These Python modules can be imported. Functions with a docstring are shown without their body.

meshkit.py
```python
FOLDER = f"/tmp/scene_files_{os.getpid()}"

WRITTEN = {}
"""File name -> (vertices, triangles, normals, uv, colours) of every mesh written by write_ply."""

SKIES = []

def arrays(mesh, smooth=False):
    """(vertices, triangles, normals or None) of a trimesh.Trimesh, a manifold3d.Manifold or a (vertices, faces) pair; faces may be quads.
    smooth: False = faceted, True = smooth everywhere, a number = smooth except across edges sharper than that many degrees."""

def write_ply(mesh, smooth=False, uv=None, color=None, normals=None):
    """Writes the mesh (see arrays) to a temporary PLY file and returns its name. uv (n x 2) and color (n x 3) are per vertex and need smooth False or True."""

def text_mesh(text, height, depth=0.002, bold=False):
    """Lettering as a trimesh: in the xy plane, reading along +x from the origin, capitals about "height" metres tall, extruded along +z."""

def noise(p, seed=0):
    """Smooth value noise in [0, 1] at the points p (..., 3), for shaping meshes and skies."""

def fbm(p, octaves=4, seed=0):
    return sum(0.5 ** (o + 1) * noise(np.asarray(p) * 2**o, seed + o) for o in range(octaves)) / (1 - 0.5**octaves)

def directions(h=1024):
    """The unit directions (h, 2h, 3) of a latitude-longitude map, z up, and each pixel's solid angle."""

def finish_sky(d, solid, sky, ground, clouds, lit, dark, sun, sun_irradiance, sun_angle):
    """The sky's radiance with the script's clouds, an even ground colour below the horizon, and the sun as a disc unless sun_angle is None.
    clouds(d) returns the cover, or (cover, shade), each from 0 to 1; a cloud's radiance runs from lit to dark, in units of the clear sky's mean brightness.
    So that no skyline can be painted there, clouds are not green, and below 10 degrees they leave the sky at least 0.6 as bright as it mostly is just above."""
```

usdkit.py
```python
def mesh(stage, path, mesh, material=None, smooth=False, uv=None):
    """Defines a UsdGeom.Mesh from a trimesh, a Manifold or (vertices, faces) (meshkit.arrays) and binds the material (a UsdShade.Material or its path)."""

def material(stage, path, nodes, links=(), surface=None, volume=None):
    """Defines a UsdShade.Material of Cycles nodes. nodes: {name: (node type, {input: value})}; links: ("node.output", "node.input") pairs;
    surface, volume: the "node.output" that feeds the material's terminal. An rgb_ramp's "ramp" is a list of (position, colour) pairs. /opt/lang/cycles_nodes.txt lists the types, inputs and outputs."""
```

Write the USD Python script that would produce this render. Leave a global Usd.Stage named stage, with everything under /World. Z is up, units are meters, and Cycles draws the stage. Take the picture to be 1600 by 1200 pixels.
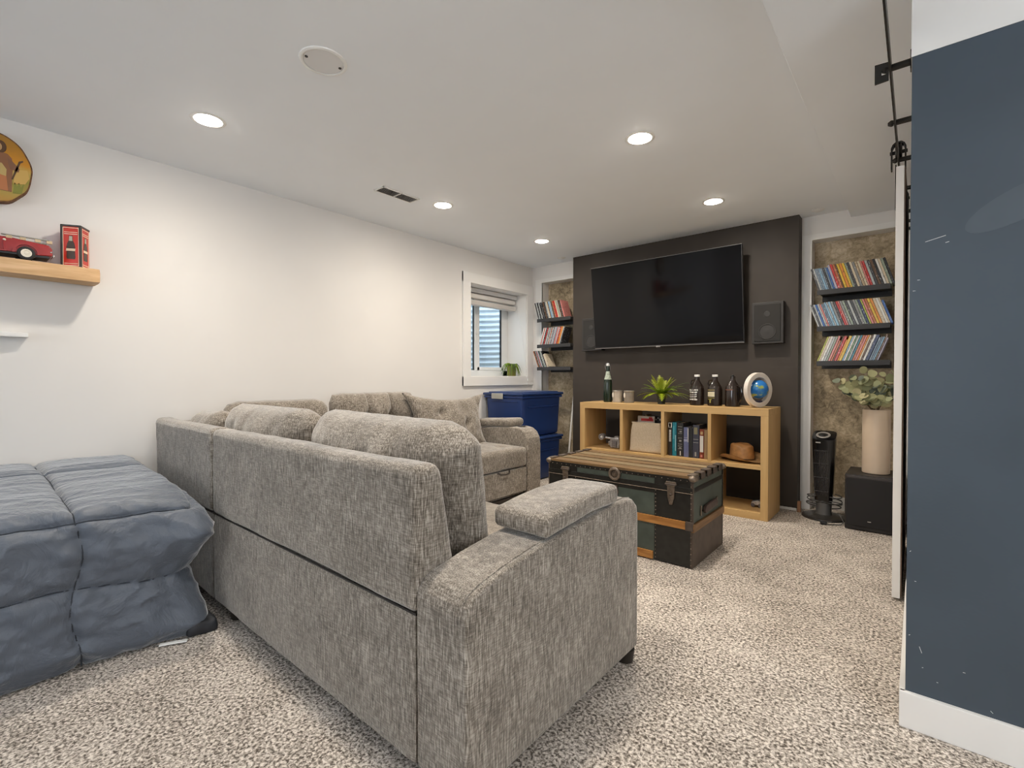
import math, random
import numpy as np, trimesh, manifold3d, usdkit, meshkit
from shapely.geometry import Polygon, Point
from pxr import Usd, UsdGeom, UsdLux, UsdShade, Gf, Sdf

random.seed(7); np.random.seed(7)
stage = Usd.Stage.CreateInMemory()
UsdGeom.SetStageUpAxis(stage, UsdGeom.Tokens.z); UsdGeom.SetStageMetersPerUnit(stage, 1.0)
UsdGeom.Xform.Define(stage, '/World'); UsdGeom.Scope.Define(stage, '/World/Looks')

# ------------------------------------------------------------------ camera, sky, lights, exposure
EXPOSURE = 1.14
LAMP = 275.0            # emission of one ceiling downlight lens
SKY = 2.6
FPX = 750.0
yaw, pit = math.radians(40.2), math.atan(10 / 750.0)
fw = np.array([-math.sin(yaw) * math.cos(pit), math.cos(yaw) * math.cos(pit), -math.sin(pit)])
rt = np.array([math.cos(yaw), math.sin(yaw), 0.0]); upv = np.cross(rt, fw)
EYE = np.array([0, 0, 1.02])
cam = UsdGeom.Camera.Define(stage, '/World/camera')
m = Gf.Matrix4d(*rt, 0, *upv, 0, *(-fw), 0, *EYE, 1)
UsdGeom.Xformable(cam).AddTransformOp().Set(m)
cam.CreateHorizontalApertureAttr(36.0); cam.CreateVerticalApertureAttr(27.0)
cam.CreateFocalLengthAttr(36.0 * FPX / 1600); cam.CreateClippingRangeAttr(Gf.Vec2f(0.02, 200))
cam.CreateExposureAttr(EXPOSURE)

skyd = UsdLux.DomeLight.Define(stage, '/World/sky_light')
usdkit.material(stage, '/World/Looks/sky', {'b': ('background_shader', {'color': (0.88, 0.94, 1.0), 'strength': SKY})}, [], surface='b.background')
UsdShade.MaterialBindingAPI.Apply(skyd.GetPrim()).Bind(UsdShade.Material.Get(stage, '/World/Looks/sky'))

# more daylight: sky through unseen openings in rear and side walls, sized for brightness

# ------------------------------------------------------------------ helpers
L = '/World/Looks/'
taken = {}
def path(name, parent=None):
    base = '/World' if parent is None else str(parent.GetPath())
    k = taken.get((base, name), 0); taken[(base, name)] = k + 1
    return f'{base}/{name}' + (f'_{k:03d}' if k else '')
ORG = {}
def tag(p, label=None, cat=None, group=None, kind=None):
    for k, v in (('label', label), ('category', cat), ('group', group), ('kind', kind)):
        if v: p.SetCustomDataByKey(k, v)
    return p
def thing(name, label, cat, loc=(0, 0, 0), group=None, kind=None):
    x = UsdGeom.Xform.Define(stage, path(name)); x.AddTranslateOp().Set(Gf.Vec3d(*map(float, loc)))
    p = x.GetPrim(); ORG[str(p.GetPath())] = np.array(loc, float)
    return tag(p, label, cat, group, kind)
def V(mesh):
    v, f, _ = meshkit.arrays(mesh); return v, f
def obj(name, mesh, mat, parent=None, smooth=30, label=None):
    """one Mesh; world-space vertices, stored relative to its thing"""
    if isinstance(mesh, list): mesh = cat(mesh)
    v, f = V(mesh)
    o = ORG[str(parent.GetPath())] if parent is not None else np.zeros(3)
    p = usdkit.mesh(stage, path(name, parent), (v - o, f), mat, smooth=smooth).GetPrim()
    ORG[str(p.GetPath())] = o
    if label: p.SetCustomDataByKey('label', label)
    return p
def single(name, mesh, mat, label, cat_, loc=None, group=None, kind=None, smooth=30):
    if isinstance(mesh, list): mesh = cat(mesh)
    v, f = V(mesh)
    if loc is None: loc = np.array([(v[:, 0].min() + v[:, 0].max()) / 2, (v[:, 1].min() + v[:, 1].max()) / 2, v[:, 2].min()])
    mm = usdkit.mesh(stage, path(name), (v - np.array(loc), f), mat, smooth=smooth)
    mm.AddTranslateOp().Set(Gf.Vec3d(*map(float, loc)))
    ORG[str(mm.GetPath())] = np.array(loc, float)
    return tag(mm.GetPrim(), label, cat_, group, kind)
def struct(name, mesh, mat, parent=None, smooth=30, label=None):
    p = obj(name, mesh, mat, parent, smooth)
    if parent is None: p.SetCustomDataByKey('kind', 'structure')
    if label: p.SetCustomDataByKey('label', label)
    return p
def copy(src, loc, label, group=None, rotz=0):
    d = src.GetCustomData(); nm = str(src.GetPath()).split('/')[-1]
    x = UsdGeom.Xform.Define(stage, path(nm)); x.AddTranslateOp().Set(Gf.Vec3d(*map(float, loc)))
    if rotz: x.AddRotateZOp().Set(rotz)
    p = x.GetPrim(); p.GetReferences().AddInternalReference(src.GetPath()); p.SetInstanceable(True)
    ORG[str(p.GetPath())] = np.array(loc, float)
    return tag(p, label, d['category'], group or d.get('group'), d.get('kind'))
def cat(ms):
    out_v, out_f, n = [], [], 0
    for q in ms:
        v, f = V(q); out_v.append(v); out_f.append(f + n); n += len(v)
    return (np.vstack(out_v), np.vstack(out_f))
def bx(x0, x1, y0, y1, z0, z1):
    b = trimesh.creation.box((abs(x1 - x0), abs(y1 - y0), abs(z1 - z0)))
    b.apply_translation(((x0 + x1) / 2, (y0 + y1) / 2, (z0 + z1) / 2)); return b
SPH = {}
def sph(n=6):
    if n not in SPH:
        P = []
        for i in range(n + 1):
            t = math.pi * i / n
            for j in range(2 * n):
                a = math.pi * j / n
                P.append((math.sin(t) * math.cos(a), math.sin(t) * math.sin(a), math.cos(t)))
        SPH[n] = np.unique(np.round(P, 6), axis=0)
    return SPH[n]
def hull(pts):
    return trimesh.convex.convex_hull(np.asarray(pts, float))
def rb(x0, x1, y0, y1, z0, z1, r=0.005, n=4):
    r = min(r, abs(x1 - x0) / 2.01, abs(y1 - y0) / 2.01, abs(z1 - z0) / 2.01)
    s = sph(n) * r
    # make axis points exact so that faces are flat
    c = np.array([(x, y, z) for x in (min(x0, x1) + r, max(x0, x1) - r) for y in (min(y0, y1) + r, max(y0, y1) - r) for z in (min(z0, z1) + r, max(z0, z1) - r)])
    return hull((c[:, None] + s[None]).reshape(-1, 3))
def rhull(poly, a0, a1, r, axis='x', n=5):
    """convex 2D polygon (u, v) swept from a0 to a1 along axis with rounded edges. axis x: (u,v)=(y,z); y: (x,z); z: (x,y)"""
    q = np.array(Polygon(poly).buffer(-r).exterior.coords)
    s = sph(n) * r; P = []
    for a in (a0 + r, a1 - r):
        for u, v in q:
            P.append({'x': (a, u, v), 'y': (u, a, v), 'z': (u, v, a)}[axis])
    P = np.array(P)
    return hull((P[:, None] + s[None]).reshape(-1, 3))
def ext(poly, a0, a1, axis='z'):
    """extrude a shapely polygon or point list"""
    pg = poly if hasattr(poly, 'exterior') else Polygon(poly)
    e = trimesh.creation.extrude_polygon(pg, a1 - a0, engine='earcut')
    v = np.array(e.vertices); f = np.array(e.faces); h = v[:, 2] + a0
    if axis == 'z': w = np.c_[v[:, 0], v[:, 1], h]
    elif axis == 'x': w = np.c_[h, v[:, 0], v[:, 1]]
    else: w = np.c_[v[:, 0], h, v[:, 1]]; f = f[:, ::-1]
    return (w, f)
def lathe(prof, c=(0, 0, 0), n=40, axis='z', close=True):
    """prof: (r, h) points"""
    a = np.linspace(0, 2 * math.pi, n, endpoint=False); prof = np.array(prof, float)
    v = np.array([[r * math.cos(t), r * math.sin(t), h] for r, h in prof for t in a]); k = len(prof); f = []
    for i in range(k - 1):
        for j in range(n):
            j2 = (j + 1) % n
            f += [(i * n + j, i * n + j2, (i + 1) * n + j2), (i * n + j, (i + 1) * n + j2, (i + 1) * n + j)]
    t = trimesh.Trimesh(v, f, process=False); t.merge_vertices(); t.update_faces(t.nondegenerate_faces())
    v = np.array(t.vertices); f = np.array(t.faces)
    if axis == 'y': v = np.c_[v[:, 0], -v[:, 2], v[:, 1]]           # axis points to -Y
    elif axis == 'x': v = np.c_[v[:, 2], v[:, 0], v[:, 1]]
    return (v + np.array(c, float), f)
def tube(pts, r, n=8, closed=False):
    P = np.array(pts, float); k = len(P)
    T = np.gradient(P, axis=0) if not closed else np.roll(P, -1, 0) - np.roll(P, 1, 0)
    T /= np.maximum(np.linalg.norm(T, axis=1, keepdims=True), 1e-9)
    rr = np.broadcast_to(r, (k,)); v = []
    ref = np.array([0, 0, 1.0]) if abs(T[0][2]) < 0.9 else np.array([1.0, 0, 0])
    u = np.cross(T[0], ref); u /= np.linalg.norm(u)
    for i in range(k):
        u = u - T[i] * (u @ T[i]); u /= max(np.linalg.norm(u), 1e-9); w = np.cross(T[i], u)
        for j in range(n):
            a = 2 * math.pi * j / n; v.append(P[i] + rr[i] * (math.cos(a) * u + math.sin(a) * w))
    f = []
    for i in range(k if closed else k - 1):
        i2 = (i + 1) % k
        for j in range(n):
            j2 = (j + 1) % n
            f += [(i * n + j, i * n + j2, i2 * n + j2), (i * n + j, i2 * n + j2, i2 * n + j)]
    if not closed:
        v += [P[0], P[-1]]; b = k * n
        for j in range(n):
            j2 = (j + 1) % n
            f += [(b, j2, j), (b + 1, (k - 1) * n + j, (k - 1) * n + j2)]
    return (np.array(v), np.array(f))
def cyl(p0, p1, r, n=16):
    p0, p1 = np.array(p0, float), np.array(p1, float)
    return tube([p0, p0 * .5 + p1 * .5, p1], r, n)
def sphere(c, r, sub=2, s=(1, 1, 1)):
    q = trimesh.creation.icosphere(sub, 1.0); return (np.array(q.vertices) * r * np.array(s) + np.array(c), np.array(q.faces))
def softbox(x0, x1, y0, y1, z0, z1, r, res, fn=None):
    """finely divided rounded box; fn(p, n, q) -> moved points (q in [-1,1]^3)"""
    lo, hi = np.array([x0, y0, z0]), np.array([x1, y1, z1]); ctr, h = (lo + hi) / 2, (hi - lo) / 2
    V_, F_, n0 = [], [], 0
    for ax in range(3):
        b, c = [(1, 2), (2, 0), (0, 1)][ax]
        nb, nc = max(2, int(2 * h[b] / res)), max(2, int(2 * h[c] / res))
        B, Cc = np.meshgrid(np.linspace(-1, 1, nb + 1), np.linspace(-1, 1, nc + 1), indexing='ij')
        for s in (-1, 1):
            q = np.zeros(B.shape + (3,)); q[..., ax] = s; q[..., b] = B; q[..., c] = Cc
            I = np.arange(B.size).reshape(B.shape) + n0
            a_, b_, c_, d_ = I[:-1, :-1].ravel(), I[1:, :-1].ravel(), I[1:, 1:].ravel(), I[:-1, 1:].ravel()
            f = np.vstack([np.c_[a_, b_, c_], np.c_[a_, c_, d_]])
            F_.append(f if s > 0 else f[:, ::-1]); V_.append(q.reshape(-1, 3)); n0 += B.size
    q = np.vstack(V_); f = np.vstack(F_)
    t = trimesh.Trimesh(q, f, process=False); t.merge_vertices(digits_vertex=6); q, f = np.array(t.vertices), np.array(t.faces)
    p = q * h; inner = np.clip(p, -(h - r), h - r); d = p - inner; ln = np.linalg.norm(d, axis=1, keepdims=True)
    n = d / np.maximum(ln, 1e-9); p = inner + n * r + ctr
    if fn is not None: p = fn(p, n, q)
    return (p, f)
def pillow(w, h, t, c, ux, uz, nx=44, ny=36, pinch=0.06, seed=0, tufts=(), wr=0.006, power=2.6, corner=0.0, depth=0.35):
    """loose cushion: w along ux, h along uz, thickness t, centre c"""
    ux, uz = np.array(ux, float), np.array(uz, float); ux /= np.linalg.norm(ux); uz = uz - ux * (uz @ ux); uz /= np.linalg.norm(uz); un = np.cross(ux, uz)
    U, W = np.meshgrid(np.linspace(-1, 1, nx), np.linspace(-1, 1, ny), indexing='ij')
    a = 1 - np.abs(U) ** power; b = 1 - np.abs(W) ** power
    prof = np.maximum(a, 0) ** 0.5 * np.maximum(b, 0) ** 0.5
    # outline: rounded corners, slightly drawn in along the sides
    R = np.maximum(np.abs(U), np.abs(W)) + 1e-9
    ang = np.minimum(np.abs(U), np.abs(W)) / R
    k = 1 - pinch * (1 - ang ** 2) * R ** 3 - (0.10 - corner) * np.maximum(ang - .72, 0) / .28 * R ** 4
    X = U * k * w / 2; Z = W * k * h / 2
    vs, fs, n0 = [], [], 0
    for s in (1, -1):
        N = np.stack([X, Z, np.full_like(X, s * 9.0)], -1)
        d = meshkit.fbm(N * 9, 3, seed) - .5
        d2 = meshkit.fbm(N * np.array([22, 9, 1]) + 3, 3, seed + 5) - .5
        d3 = meshkit.fbm(np.stack([X * 6, Z * 34, X * 0 + s], -1), 3, seed + 9) - .5
        d = d + d3 * .55 * np.clip(np.abs(U) - .55, 0, .45) / .45
        T = s * (t / 2 * prof * (1 + .25 * d) + wr * d2 * prof ** .5 * 2)
        for (tu, tw) in tufts:
            rr = np.hypot((U - tu) * w / 2, (W - tw) * h / 2)
            T -= s * depth * t * np.exp(-(rr / .035) ** 2)
            # stitched channel between tufts
        P = np.array(c, float) + X[..., None] * ux + Z[..., None] * uz + T[..., None] * un
        I = np.arange(U.size).reshape(U.shape) + n0
        a_, b_, c_, d_ = I[:-1, :-1].ravel(), I[1:, :-1].ravel(), I[1:, 1:].ravel(), I[:-1, 1:].ravel()
        f = np.vstack([np.c_[a_, b_, c_], np.c_[a_, c_, d_]]); fs.append(f if s > 0 else f[:, ::-1])
        vs.append(P.reshape(-1, 3)); n0 += U.size
    tm = trimesh.Trimesh(np.vstack(vs), np.vstack(fs), process=False); tm.merge_vertices(digits_vertex=5)
    return (np.array(tm.vertices), np.array(tm.faces))
def xf(mesh, M=None, loc=(0, 0, 0), rz=0, rx=0, ry=0):
    v, f = V(mesh)
    for ang, ax in ((rx, (1, 0, 0)), (ry, (0, 1, 0)), (rz, (0, 0, 1))):
        if ang: v = v @ trimesh.transformations.rotation_matrix(math.radians(ang), ax)[:3, :3].T
    return (v + np.array(loc, float), f)
def words(text, h, loc, face=0, depth=0.0006, bold=True):
    """upright lettering facing -Y, turned by face degrees"""
    t = meshkit.text_mesh(text, h, depth, bold); v = np.array(t.vertices); v[:, 0] -= (v[:, 0].min() + v[:, 0].max()) / 2
    w = np.c_[v[:, 0], -v[:, 2], v[:, 1]]
    return xf((w, np.array(t.faces)), loc=loc, rz=face)

# ------------------------------------------------------------------ materials
MC = {}
def plain(name, col, rough=0.6, metal=0.0, spec=0.5, var=0.0, scale=20, bump=0.0, bscale=200, **kw):
    if name in MC: return MC[name]
    nodes = {'p': ('principled_bsdf', {'base_color': col, 'roughness': rough, 'metallic': metal, 'specular_ior_level': spec, **kw})}; links = []
    if var or bump: nodes['t'] = ('texture_coordinate', {})
    if var:
        nodes['n'] = ('noise_texture', {'scale': scale, 'detail': 4.0})
        c = np.array(col)
        nodes['r'] = ('rgb_ramp', {'ramp': [(0.25, tuple(c * (1 - var))), (0.75, tuple(np.minimum(c * (1 + var), 1)))]})
        links += [('t.object', 'n.vector'), ('n.fac', 'r.fac'), ('r.color', 'p.base_color')]
    if bump:
        nodes['bn'] = ('noise_texture', {'scale': bscale, 'detail': 3.0}); nodes['b'] = ('bump', {'strength': bump, 'distance': 0.002})
        links += [('t.object', 'bn.vector'), ('bn.fac', 'b.height'), ('b.normal', 'p.normal')]
    MC[name] = usdkit.material(stage, L + name, nodes, links, surface='p.BSDF'); return MC[name]
def glow(name, col, s):
    if name not in MC: MC[name] = usdkit.material(stage, L + name, {'e': ('emission', {'color': col, 'strength': s})}, [], surface='e.emission')
    return MC[name]
def fabric(name, dark, mid, light, fine=300.0, along=32.0, bump=0.5):
    nodes = {'t': ('texture_coordinate', {}),
             'm1': ('mapping', {'scale': (fine, fine, along)}), 'm2': ('mapping', {'scale': (along * 1.3, along * 1.3, fine)}),
             'n1': ('noise_texture', {'scale': 1.0, 'detail': 3.0, 'roughness': .6}), 'n2': ('noise_texture', {'scale': 1.0, 'detail': 2.0}),
             'n3': ('noise_texture', {'scale': 7.0, 'detail': 3.0}),
             'x': ('mix_float', {'fac': .30}), 'x2': ('mix_float', {'fac': .16}),
             'r': ('rgb_ramp', {'ramp': [(.37, dark), (.495, mid), (.63, light)]}),
             'b': ('bump', {'strength': bump, 'distance': .003}),
             'p': ('principled_bsdf', {'roughness': .9, 'specular_ior_level': .15, 'sheen_weight': .6, 'sheen_roughness': .45})}
    links = [('t.object', 'm1.vector'), ('t.object', 'm2.vector'), ('m1.vector', 'n1.vector'), ('m2.vector', 'n2.vector'), ('t.object', 'n3.vector'),
             ('n1.fac', 'x.a'), ('n2.fac', 'x.b'), ('x.result', 'x2.a'), ('n3.fac', 'x2.b'), ('x2.result', 'r.fac'), ('r.color', 'p.base_color'), ('x.result', 'b.height'), ('b.normal', 'p.normal')]
    MC[name] = usdkit.material(stage, L + name, nodes, links, surface='p.BSDF'); return MC[name]
def wood(name, dark, light, axis='x', scale=3.0, stretch=14.0, rough=.5, knots=0.0):
    sc = {'x': (scale, scale * stretch, scale * stretch), 'y': (scale * stretch, scale, scale * stretch), 'z': (scale * stretch, scale * stretch, scale)}[axis]
    nodes = {'t': ('texture_coordinate', {}), 'm': ('mapping', {'scale': sc}), 'n': ('noise_texture', {'scale': 1.0, 'detail': 6.0, 'roughness': .6, 'distortion': .6 + knots}),
             'r': ('rgb_ramp', {'ramp': [(.3, dark), (.7, light)]}), 'b': ('bump', {'strength': .15, 'distance': .001}),
             'p': ('principled_bsdf', {'roughness': rough})}
    MC[name] = usdkit.material(stage, L + name, nodes, [('t.object', 'm.vector'), ('m.vector', 'n.vector'), ('n.fac', 'r.fac'), ('r.color', 'p.base_color'), ('n.fac', 'b.height'), ('b.normal', 'p.normal')], surface='p.BSDF')
    return MC[name]

WALLP = plain('wall_paint', (.765, .745, .72), .55, var=.012, scale=3, bump=.06, bscale=260)
CEILP = plain('ceiling_paint', (.87, .905, .94), .75, var=.01, scale=4, bump=.08, bscale=180)
TRIM = plain('white_trim', (.82, .81, .79), .35)
WHITE = plain('white_plastic', (.82, .82, .80), .35)
NAVY = plain('navy_paint', (.050, .069, .091), .42, var=.10, scale=3.5, bump=.12, bscale=120)
NAVY2 = plain('navy_touch_up', (.063, .083, .105), .5, var=.08, scale=9)
BLACKW = plain('black_wall_paint', (.052, .043, .036), .55, spec=.3, var=.12, scale=5, bump=.1, bscale=150)
BLACK = plain('black_plastic', (.012, .012, .013), .4)
GLOSSB = plain('gloss_black', (.006, .006, .007), .12)
SCREEN = plain('screen_glass', (.004, .004, .005), .06, spec=.25)
DARKM = plain('dark_steel', (.035, .033, .03), .45, metal=.6)
CHROME = plain('chrome', (.7, .7, .7), .2, metal=1.0)
STEEL = plain('aged_steel', (.21, .17, .135), .45, metal=.8, var=.35, scale=60)
LEDGE = plain('black_ledge', (.035, .035, .037), .5)
TOTE = plain('blue_plastic', (.012, .038, .155), .38, var=.06, scale=8)
TOTE2 = plain('blue_lid_plastic', (.015, .040, .14), .4)

# carpet
nodes = {'g': ('geometry', {}), 'n': ('noise_texture', {'scale': 108.0, 'detail': 3.0, 'roughness': .6, 'distortion': .5}), 'n2': ('noise_texture', {'scale': 6.0, 'detail': 3.0}),
         'v': ('voronoi_texture', {'scale': 150.0}), 'x': ('mix_float', {'fac': .12}),
         'r': ('rgb_ramp', {'ramp': [(.39, (.10, .082, .066)), (.46, (.33, .285, .24)), (.53, (.56, .50, .44)), (.61, (.82, .75, .68))]}),
         'b': ('bump', {'strength': .65, 'distance': .007}), 'p': ('principled_bsdf', {'roughness': .95, 'specular_ior_level': .1, 'sheen_weight': .15})}
CARPET = usdkit.material(stage, L + 'carpet', nodes, [('g.position', 'n.vector'), ('g.position', 'n2.vector'), ('n.fac', 'x.a'), ('n2.fac', 'x.b'), ('x.result', 'r.fac'), ('r.color', 'p.base_color'), ('n.fac', 'b.height'), ('b.normal', 'p.normal')], surface='p.BSDF')
# bare concrete
nodes = {'g': ('geometry', {}), 'n': ('noise_texture', {'scale': 3.2, 'detail': 8.0, 'roughness': .65}), 'n2': ('noise_texture', {'scale': 26.0, 'detail': 5.0, 'roughness': .7, 'distortion': 1.0}), 'x': ('mix_float', {'fac': .45}),
         'r': ('rgb_ramp', {'ramp': [(.30, (.08, .062, .043)), (.41, (.27, .215, .14)), (.51, (.50, .40, .265)), (.63, (.74, .64, .49))]}),
         'b': ('bump', {'strength': .5, 'distance': .01}), 'p': ('principled_bsdf', {'roughness': .85})}
CONC = usdkit.material(stage, L + 'concrete', nodes, [('g.position', 'n.vector'), ('g.position', 'n2.vector'), ('n.fac', 'x.a'), ('n2.fac', 'x.b'), ('x.result', 'r.fac'), ('r.color', 'p.base_color'), ('x.result', 'b.height'), ('b.normal', 'p.normal')], surface='p.BSDF')
SOFA = fabric('sofa_chenille', (.074, .061, .047), (.215, .184, .150), (.49, .44, .38))
QUILT = usdkit.material(stage, L + 'quilt_satin', {'t': ('texture_coordinate', {}), 'n': ('noise_texture', {'scale': 5.5, 'detail': 5.0, 'roughness': .55, 'distortion': 1.6}), 'm': ('math', {'math_type': 'subtract', 'value2': .5}), 'a': ('math', {'math_type': 'absolute'}), 'n2': ('noise_texture', {'scale': 38.0, 'detail': 3.0}),
    'x': ('mix_float', {'fac': .16}), 'b': ('bump', {'strength': .55, 'distance': .03}), 'p': ('principled_bsdf', {'base_color': (.105, .125, .160), 'roughness': .5, 'specular_ior_level': .45, 'sheen_weight': .75, 'sheen_roughness': .35})},
    [('t.object', 'n.vector'), ('t.object', 'n2.vector'), ('n.fac', 'm.value1'), ('m.value', 'a.value1'), ('a.value', 'x.a'), ('n2.fac', 'x.b'), ('x.result', 'b.height'), ('b.normal', 'p.normal')], surface='p.BSDF')
SEAM = plain('quilt_thread', (.035, .042, .055), .7)
BIRCH = wood('birch_veneer', (.50, .31, .125), (.62, .41, .18), 'x', 1.2, 16, .45)
BIRCHV = wood('birch_veneer_upright', (.50, .31, .125), (.62, .41, .18), 'z', 1.2, 16, .45)
OAKSH = wood('pine_shelf', (.52, .30, .13), (.74, .50, .28), 'y', 2.2, 9, .6, 1.0)
SLAT = wood('worn_slat', (.075, .042, .018), (.27, .16, .065), 'x', 3.0, 16, .55, .5)
SLATO = wood('orange_slat', (.26, .10, .02), (.50, .24, .06), 'x', 4.0, 10, .45, .6)
GLASSM = usdkit.material(stage, L + 'window_glass', {'f': ('layer_weight', {'blend': .5}), 'q': ('math', {'math_type': 'power', 'value2': 4.0}), 'k': ('math', {'math_type': 'multiply_add', 'value2': .5, 'value3': .03}), 't': ('transparent_bsdf', {'color': (.95, .97, .98)}), 'g': ('glossy_bsdf', {'color': (1, 1, 1), 'roughness': .02}), 'x': ('mix_closure', {})},
                         [('f.facing', 'q.value1'), ('q.value', 'k.value1'), ('k.value', 'x.fac'), ('t.BSDF', 'x.closure1'), ('g.BSDF', 'x.closure2')], surface='x.closure')
LENS = usdkit.material(stage, L + 'lamp_lens', {'w': ('layer_weight', {'blend': .5}), 'i': ('math', {'math_type': 'subtract', 'value1': 1.0}), 'q': ('math', {'math_type': 'power', 'value2': 1.5}), 'k': ('math', {'math_type': 'multiply', 'value2': LAMP}), 'e': ('emission', {'color': (1.0, .90, .77)})},
                       [('w.facing', 'i.value2'), ('i.value', 'q.value1'), ('q.value', 'k.value1'), ('k.value', 'e.strength')], surface='e.emission')

# ------------------------------------------------------------------ the room
CE = 2.26
XL, YB, YC = -3.35, 4.32, 4.44          # left wall, back wall, concrete in the niches
struct('floor', bx(-3.6, 2.6, -3.4, 4.6, -.08, 0), CARPET)
struct('ceiling', bx(-3.6, 2.6, -3.4, 4.6, CE, CE + .1), CEILP)
struct('soffit', rb(-.385, 2.5, -3.2, YB, 2.2, CE + .02, .004), CEILP)
# left wall with the window opening
wl = manifold3d.Manifold.cube([.30, 7.9, CE + .05]).translate([XL - .30, -3.3, -.03]) - manifold3d.Manifold.cube([.5, .89, .92]).translate([XL - .4, 3.325, 1.03])
struct('wall_left', wl, WALLP)
# back wall: piers, header above the niches
NL0, NL1, NR0, NR1, NT = -3.22, -2.62, -.64, -.09, 2.085
struct('wall_back', [bx(-3.4, NL0, YB, 4.6, 0, CE), bx(NL1, NR0, YB, 4.6, 0, CE), bx(NR1, .3, YB, 4.6, 0, CE), bx(NL0, NL1, YB, 4.6, NT, CE), bx(NR0, NR1, YB, 4.6, NT, CE)], WALLP, smooth=False)
struct('wall_concrete', bx(NL0 - .01, NL1 + .01, YC, YC + .1, 0, NT + .01), CONC)
struct('wall_concrete', bx(NR0 - .01, NR1 + .01, YC, YC + .1, 0, NT + .01), CONC)
struct('wall_accent', rb(-2.728, -.697, 4.205, YB + .01, .018, CE - .001, .003), BLACKW)
n = 0
for (x0, x1) in ((NL0, NL1), (NR0, NR1)):
    n += 1
    t = thing(f'trim_{n}', None, None, ((x0 + x1) / 2, YB, 0), kind='structure')
    for q in ([bx(x0 - (.055 if n == 2 else .075), x0 + .012, YB - .012, YB + .006, 0, NT + .03)], [bx(x0, x0 + .012, YB - .006, YC, 0, NT)]):
        obj('jamb', q, TRIM, t)
    if n == 2: obj('jamb', [bx(x1 - .012, x1 + .09, YB - .012, YC, 0, NT + .03)], TRIM, t)
    obj('head_board', [bx(x0 + .01, x1, YB - .012, YC, NT - .012, NT + .03)], TRIM, t)
struct('baseboard_back', rb(-2.72, -.70, 4.196, 4.21, 0, .02, .003), TRIM)
struct('baseboard_niche', rb(NR0 + .012, NR1 - .012, YC - .014, YC, 0, .10, .003), TRIM)
# wall at right: navy end of a partition
wr_ = struct('wall_right', bx(-.02, 2.5, 1.81, 1.93, 0, 1.943), NAVY)
obj('upper_band', bx(-.022, 2.5, 1.808, 1.93, 1.943, 2.25), TRIM, wr_, label='white band above the navy paint')
obj('partition_side', bx(-.018, .08, 1.93, YB, 0, 2.25), WALLP, wr_)
from shapely import affinity
pg = affinity.rotate(affinity.scale(Point(0, 0).buffer(1, 24), .115, .042), 27).union(affinity.translate(affinity.rotate(affinity.scale(Point(0, 0).buffer(1, 24), .09, .03), 35), .05, .03))
obj('paint_patch', ext(affinity.translate(pg, .20, 1.475), 1.8096, 1.8105, 'y'), NAVY2, wr_, label='lighter touch-up paint patch')
SCUFF = plain('scuff_white', (.55, .55, .56), .7)
for (x, z, l, a) in ((.035, 1.412, .045, 14), (.06, 1.398, .008, 14), (.013, .235, .018, -72), (.0, .43, .004, 0), (.105, .205, .005, 0), (.16, .12, .007, -45), (.05, .155, .004, 0), (.018, .185, .003, 20), (-.012, .27, .004, 40), (-.012, .515, .004, 50), (-.01, 1.27, .006, 0), (.0, 1.30, .006, 0)):
    obj('scuff', xf(bx(-l / 2 * 1, l / 2, -.0005, .0002, -.0008, .0008), ry=-a, loc=(x, 1.8098, z)), SCUFF, wr_)
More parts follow.
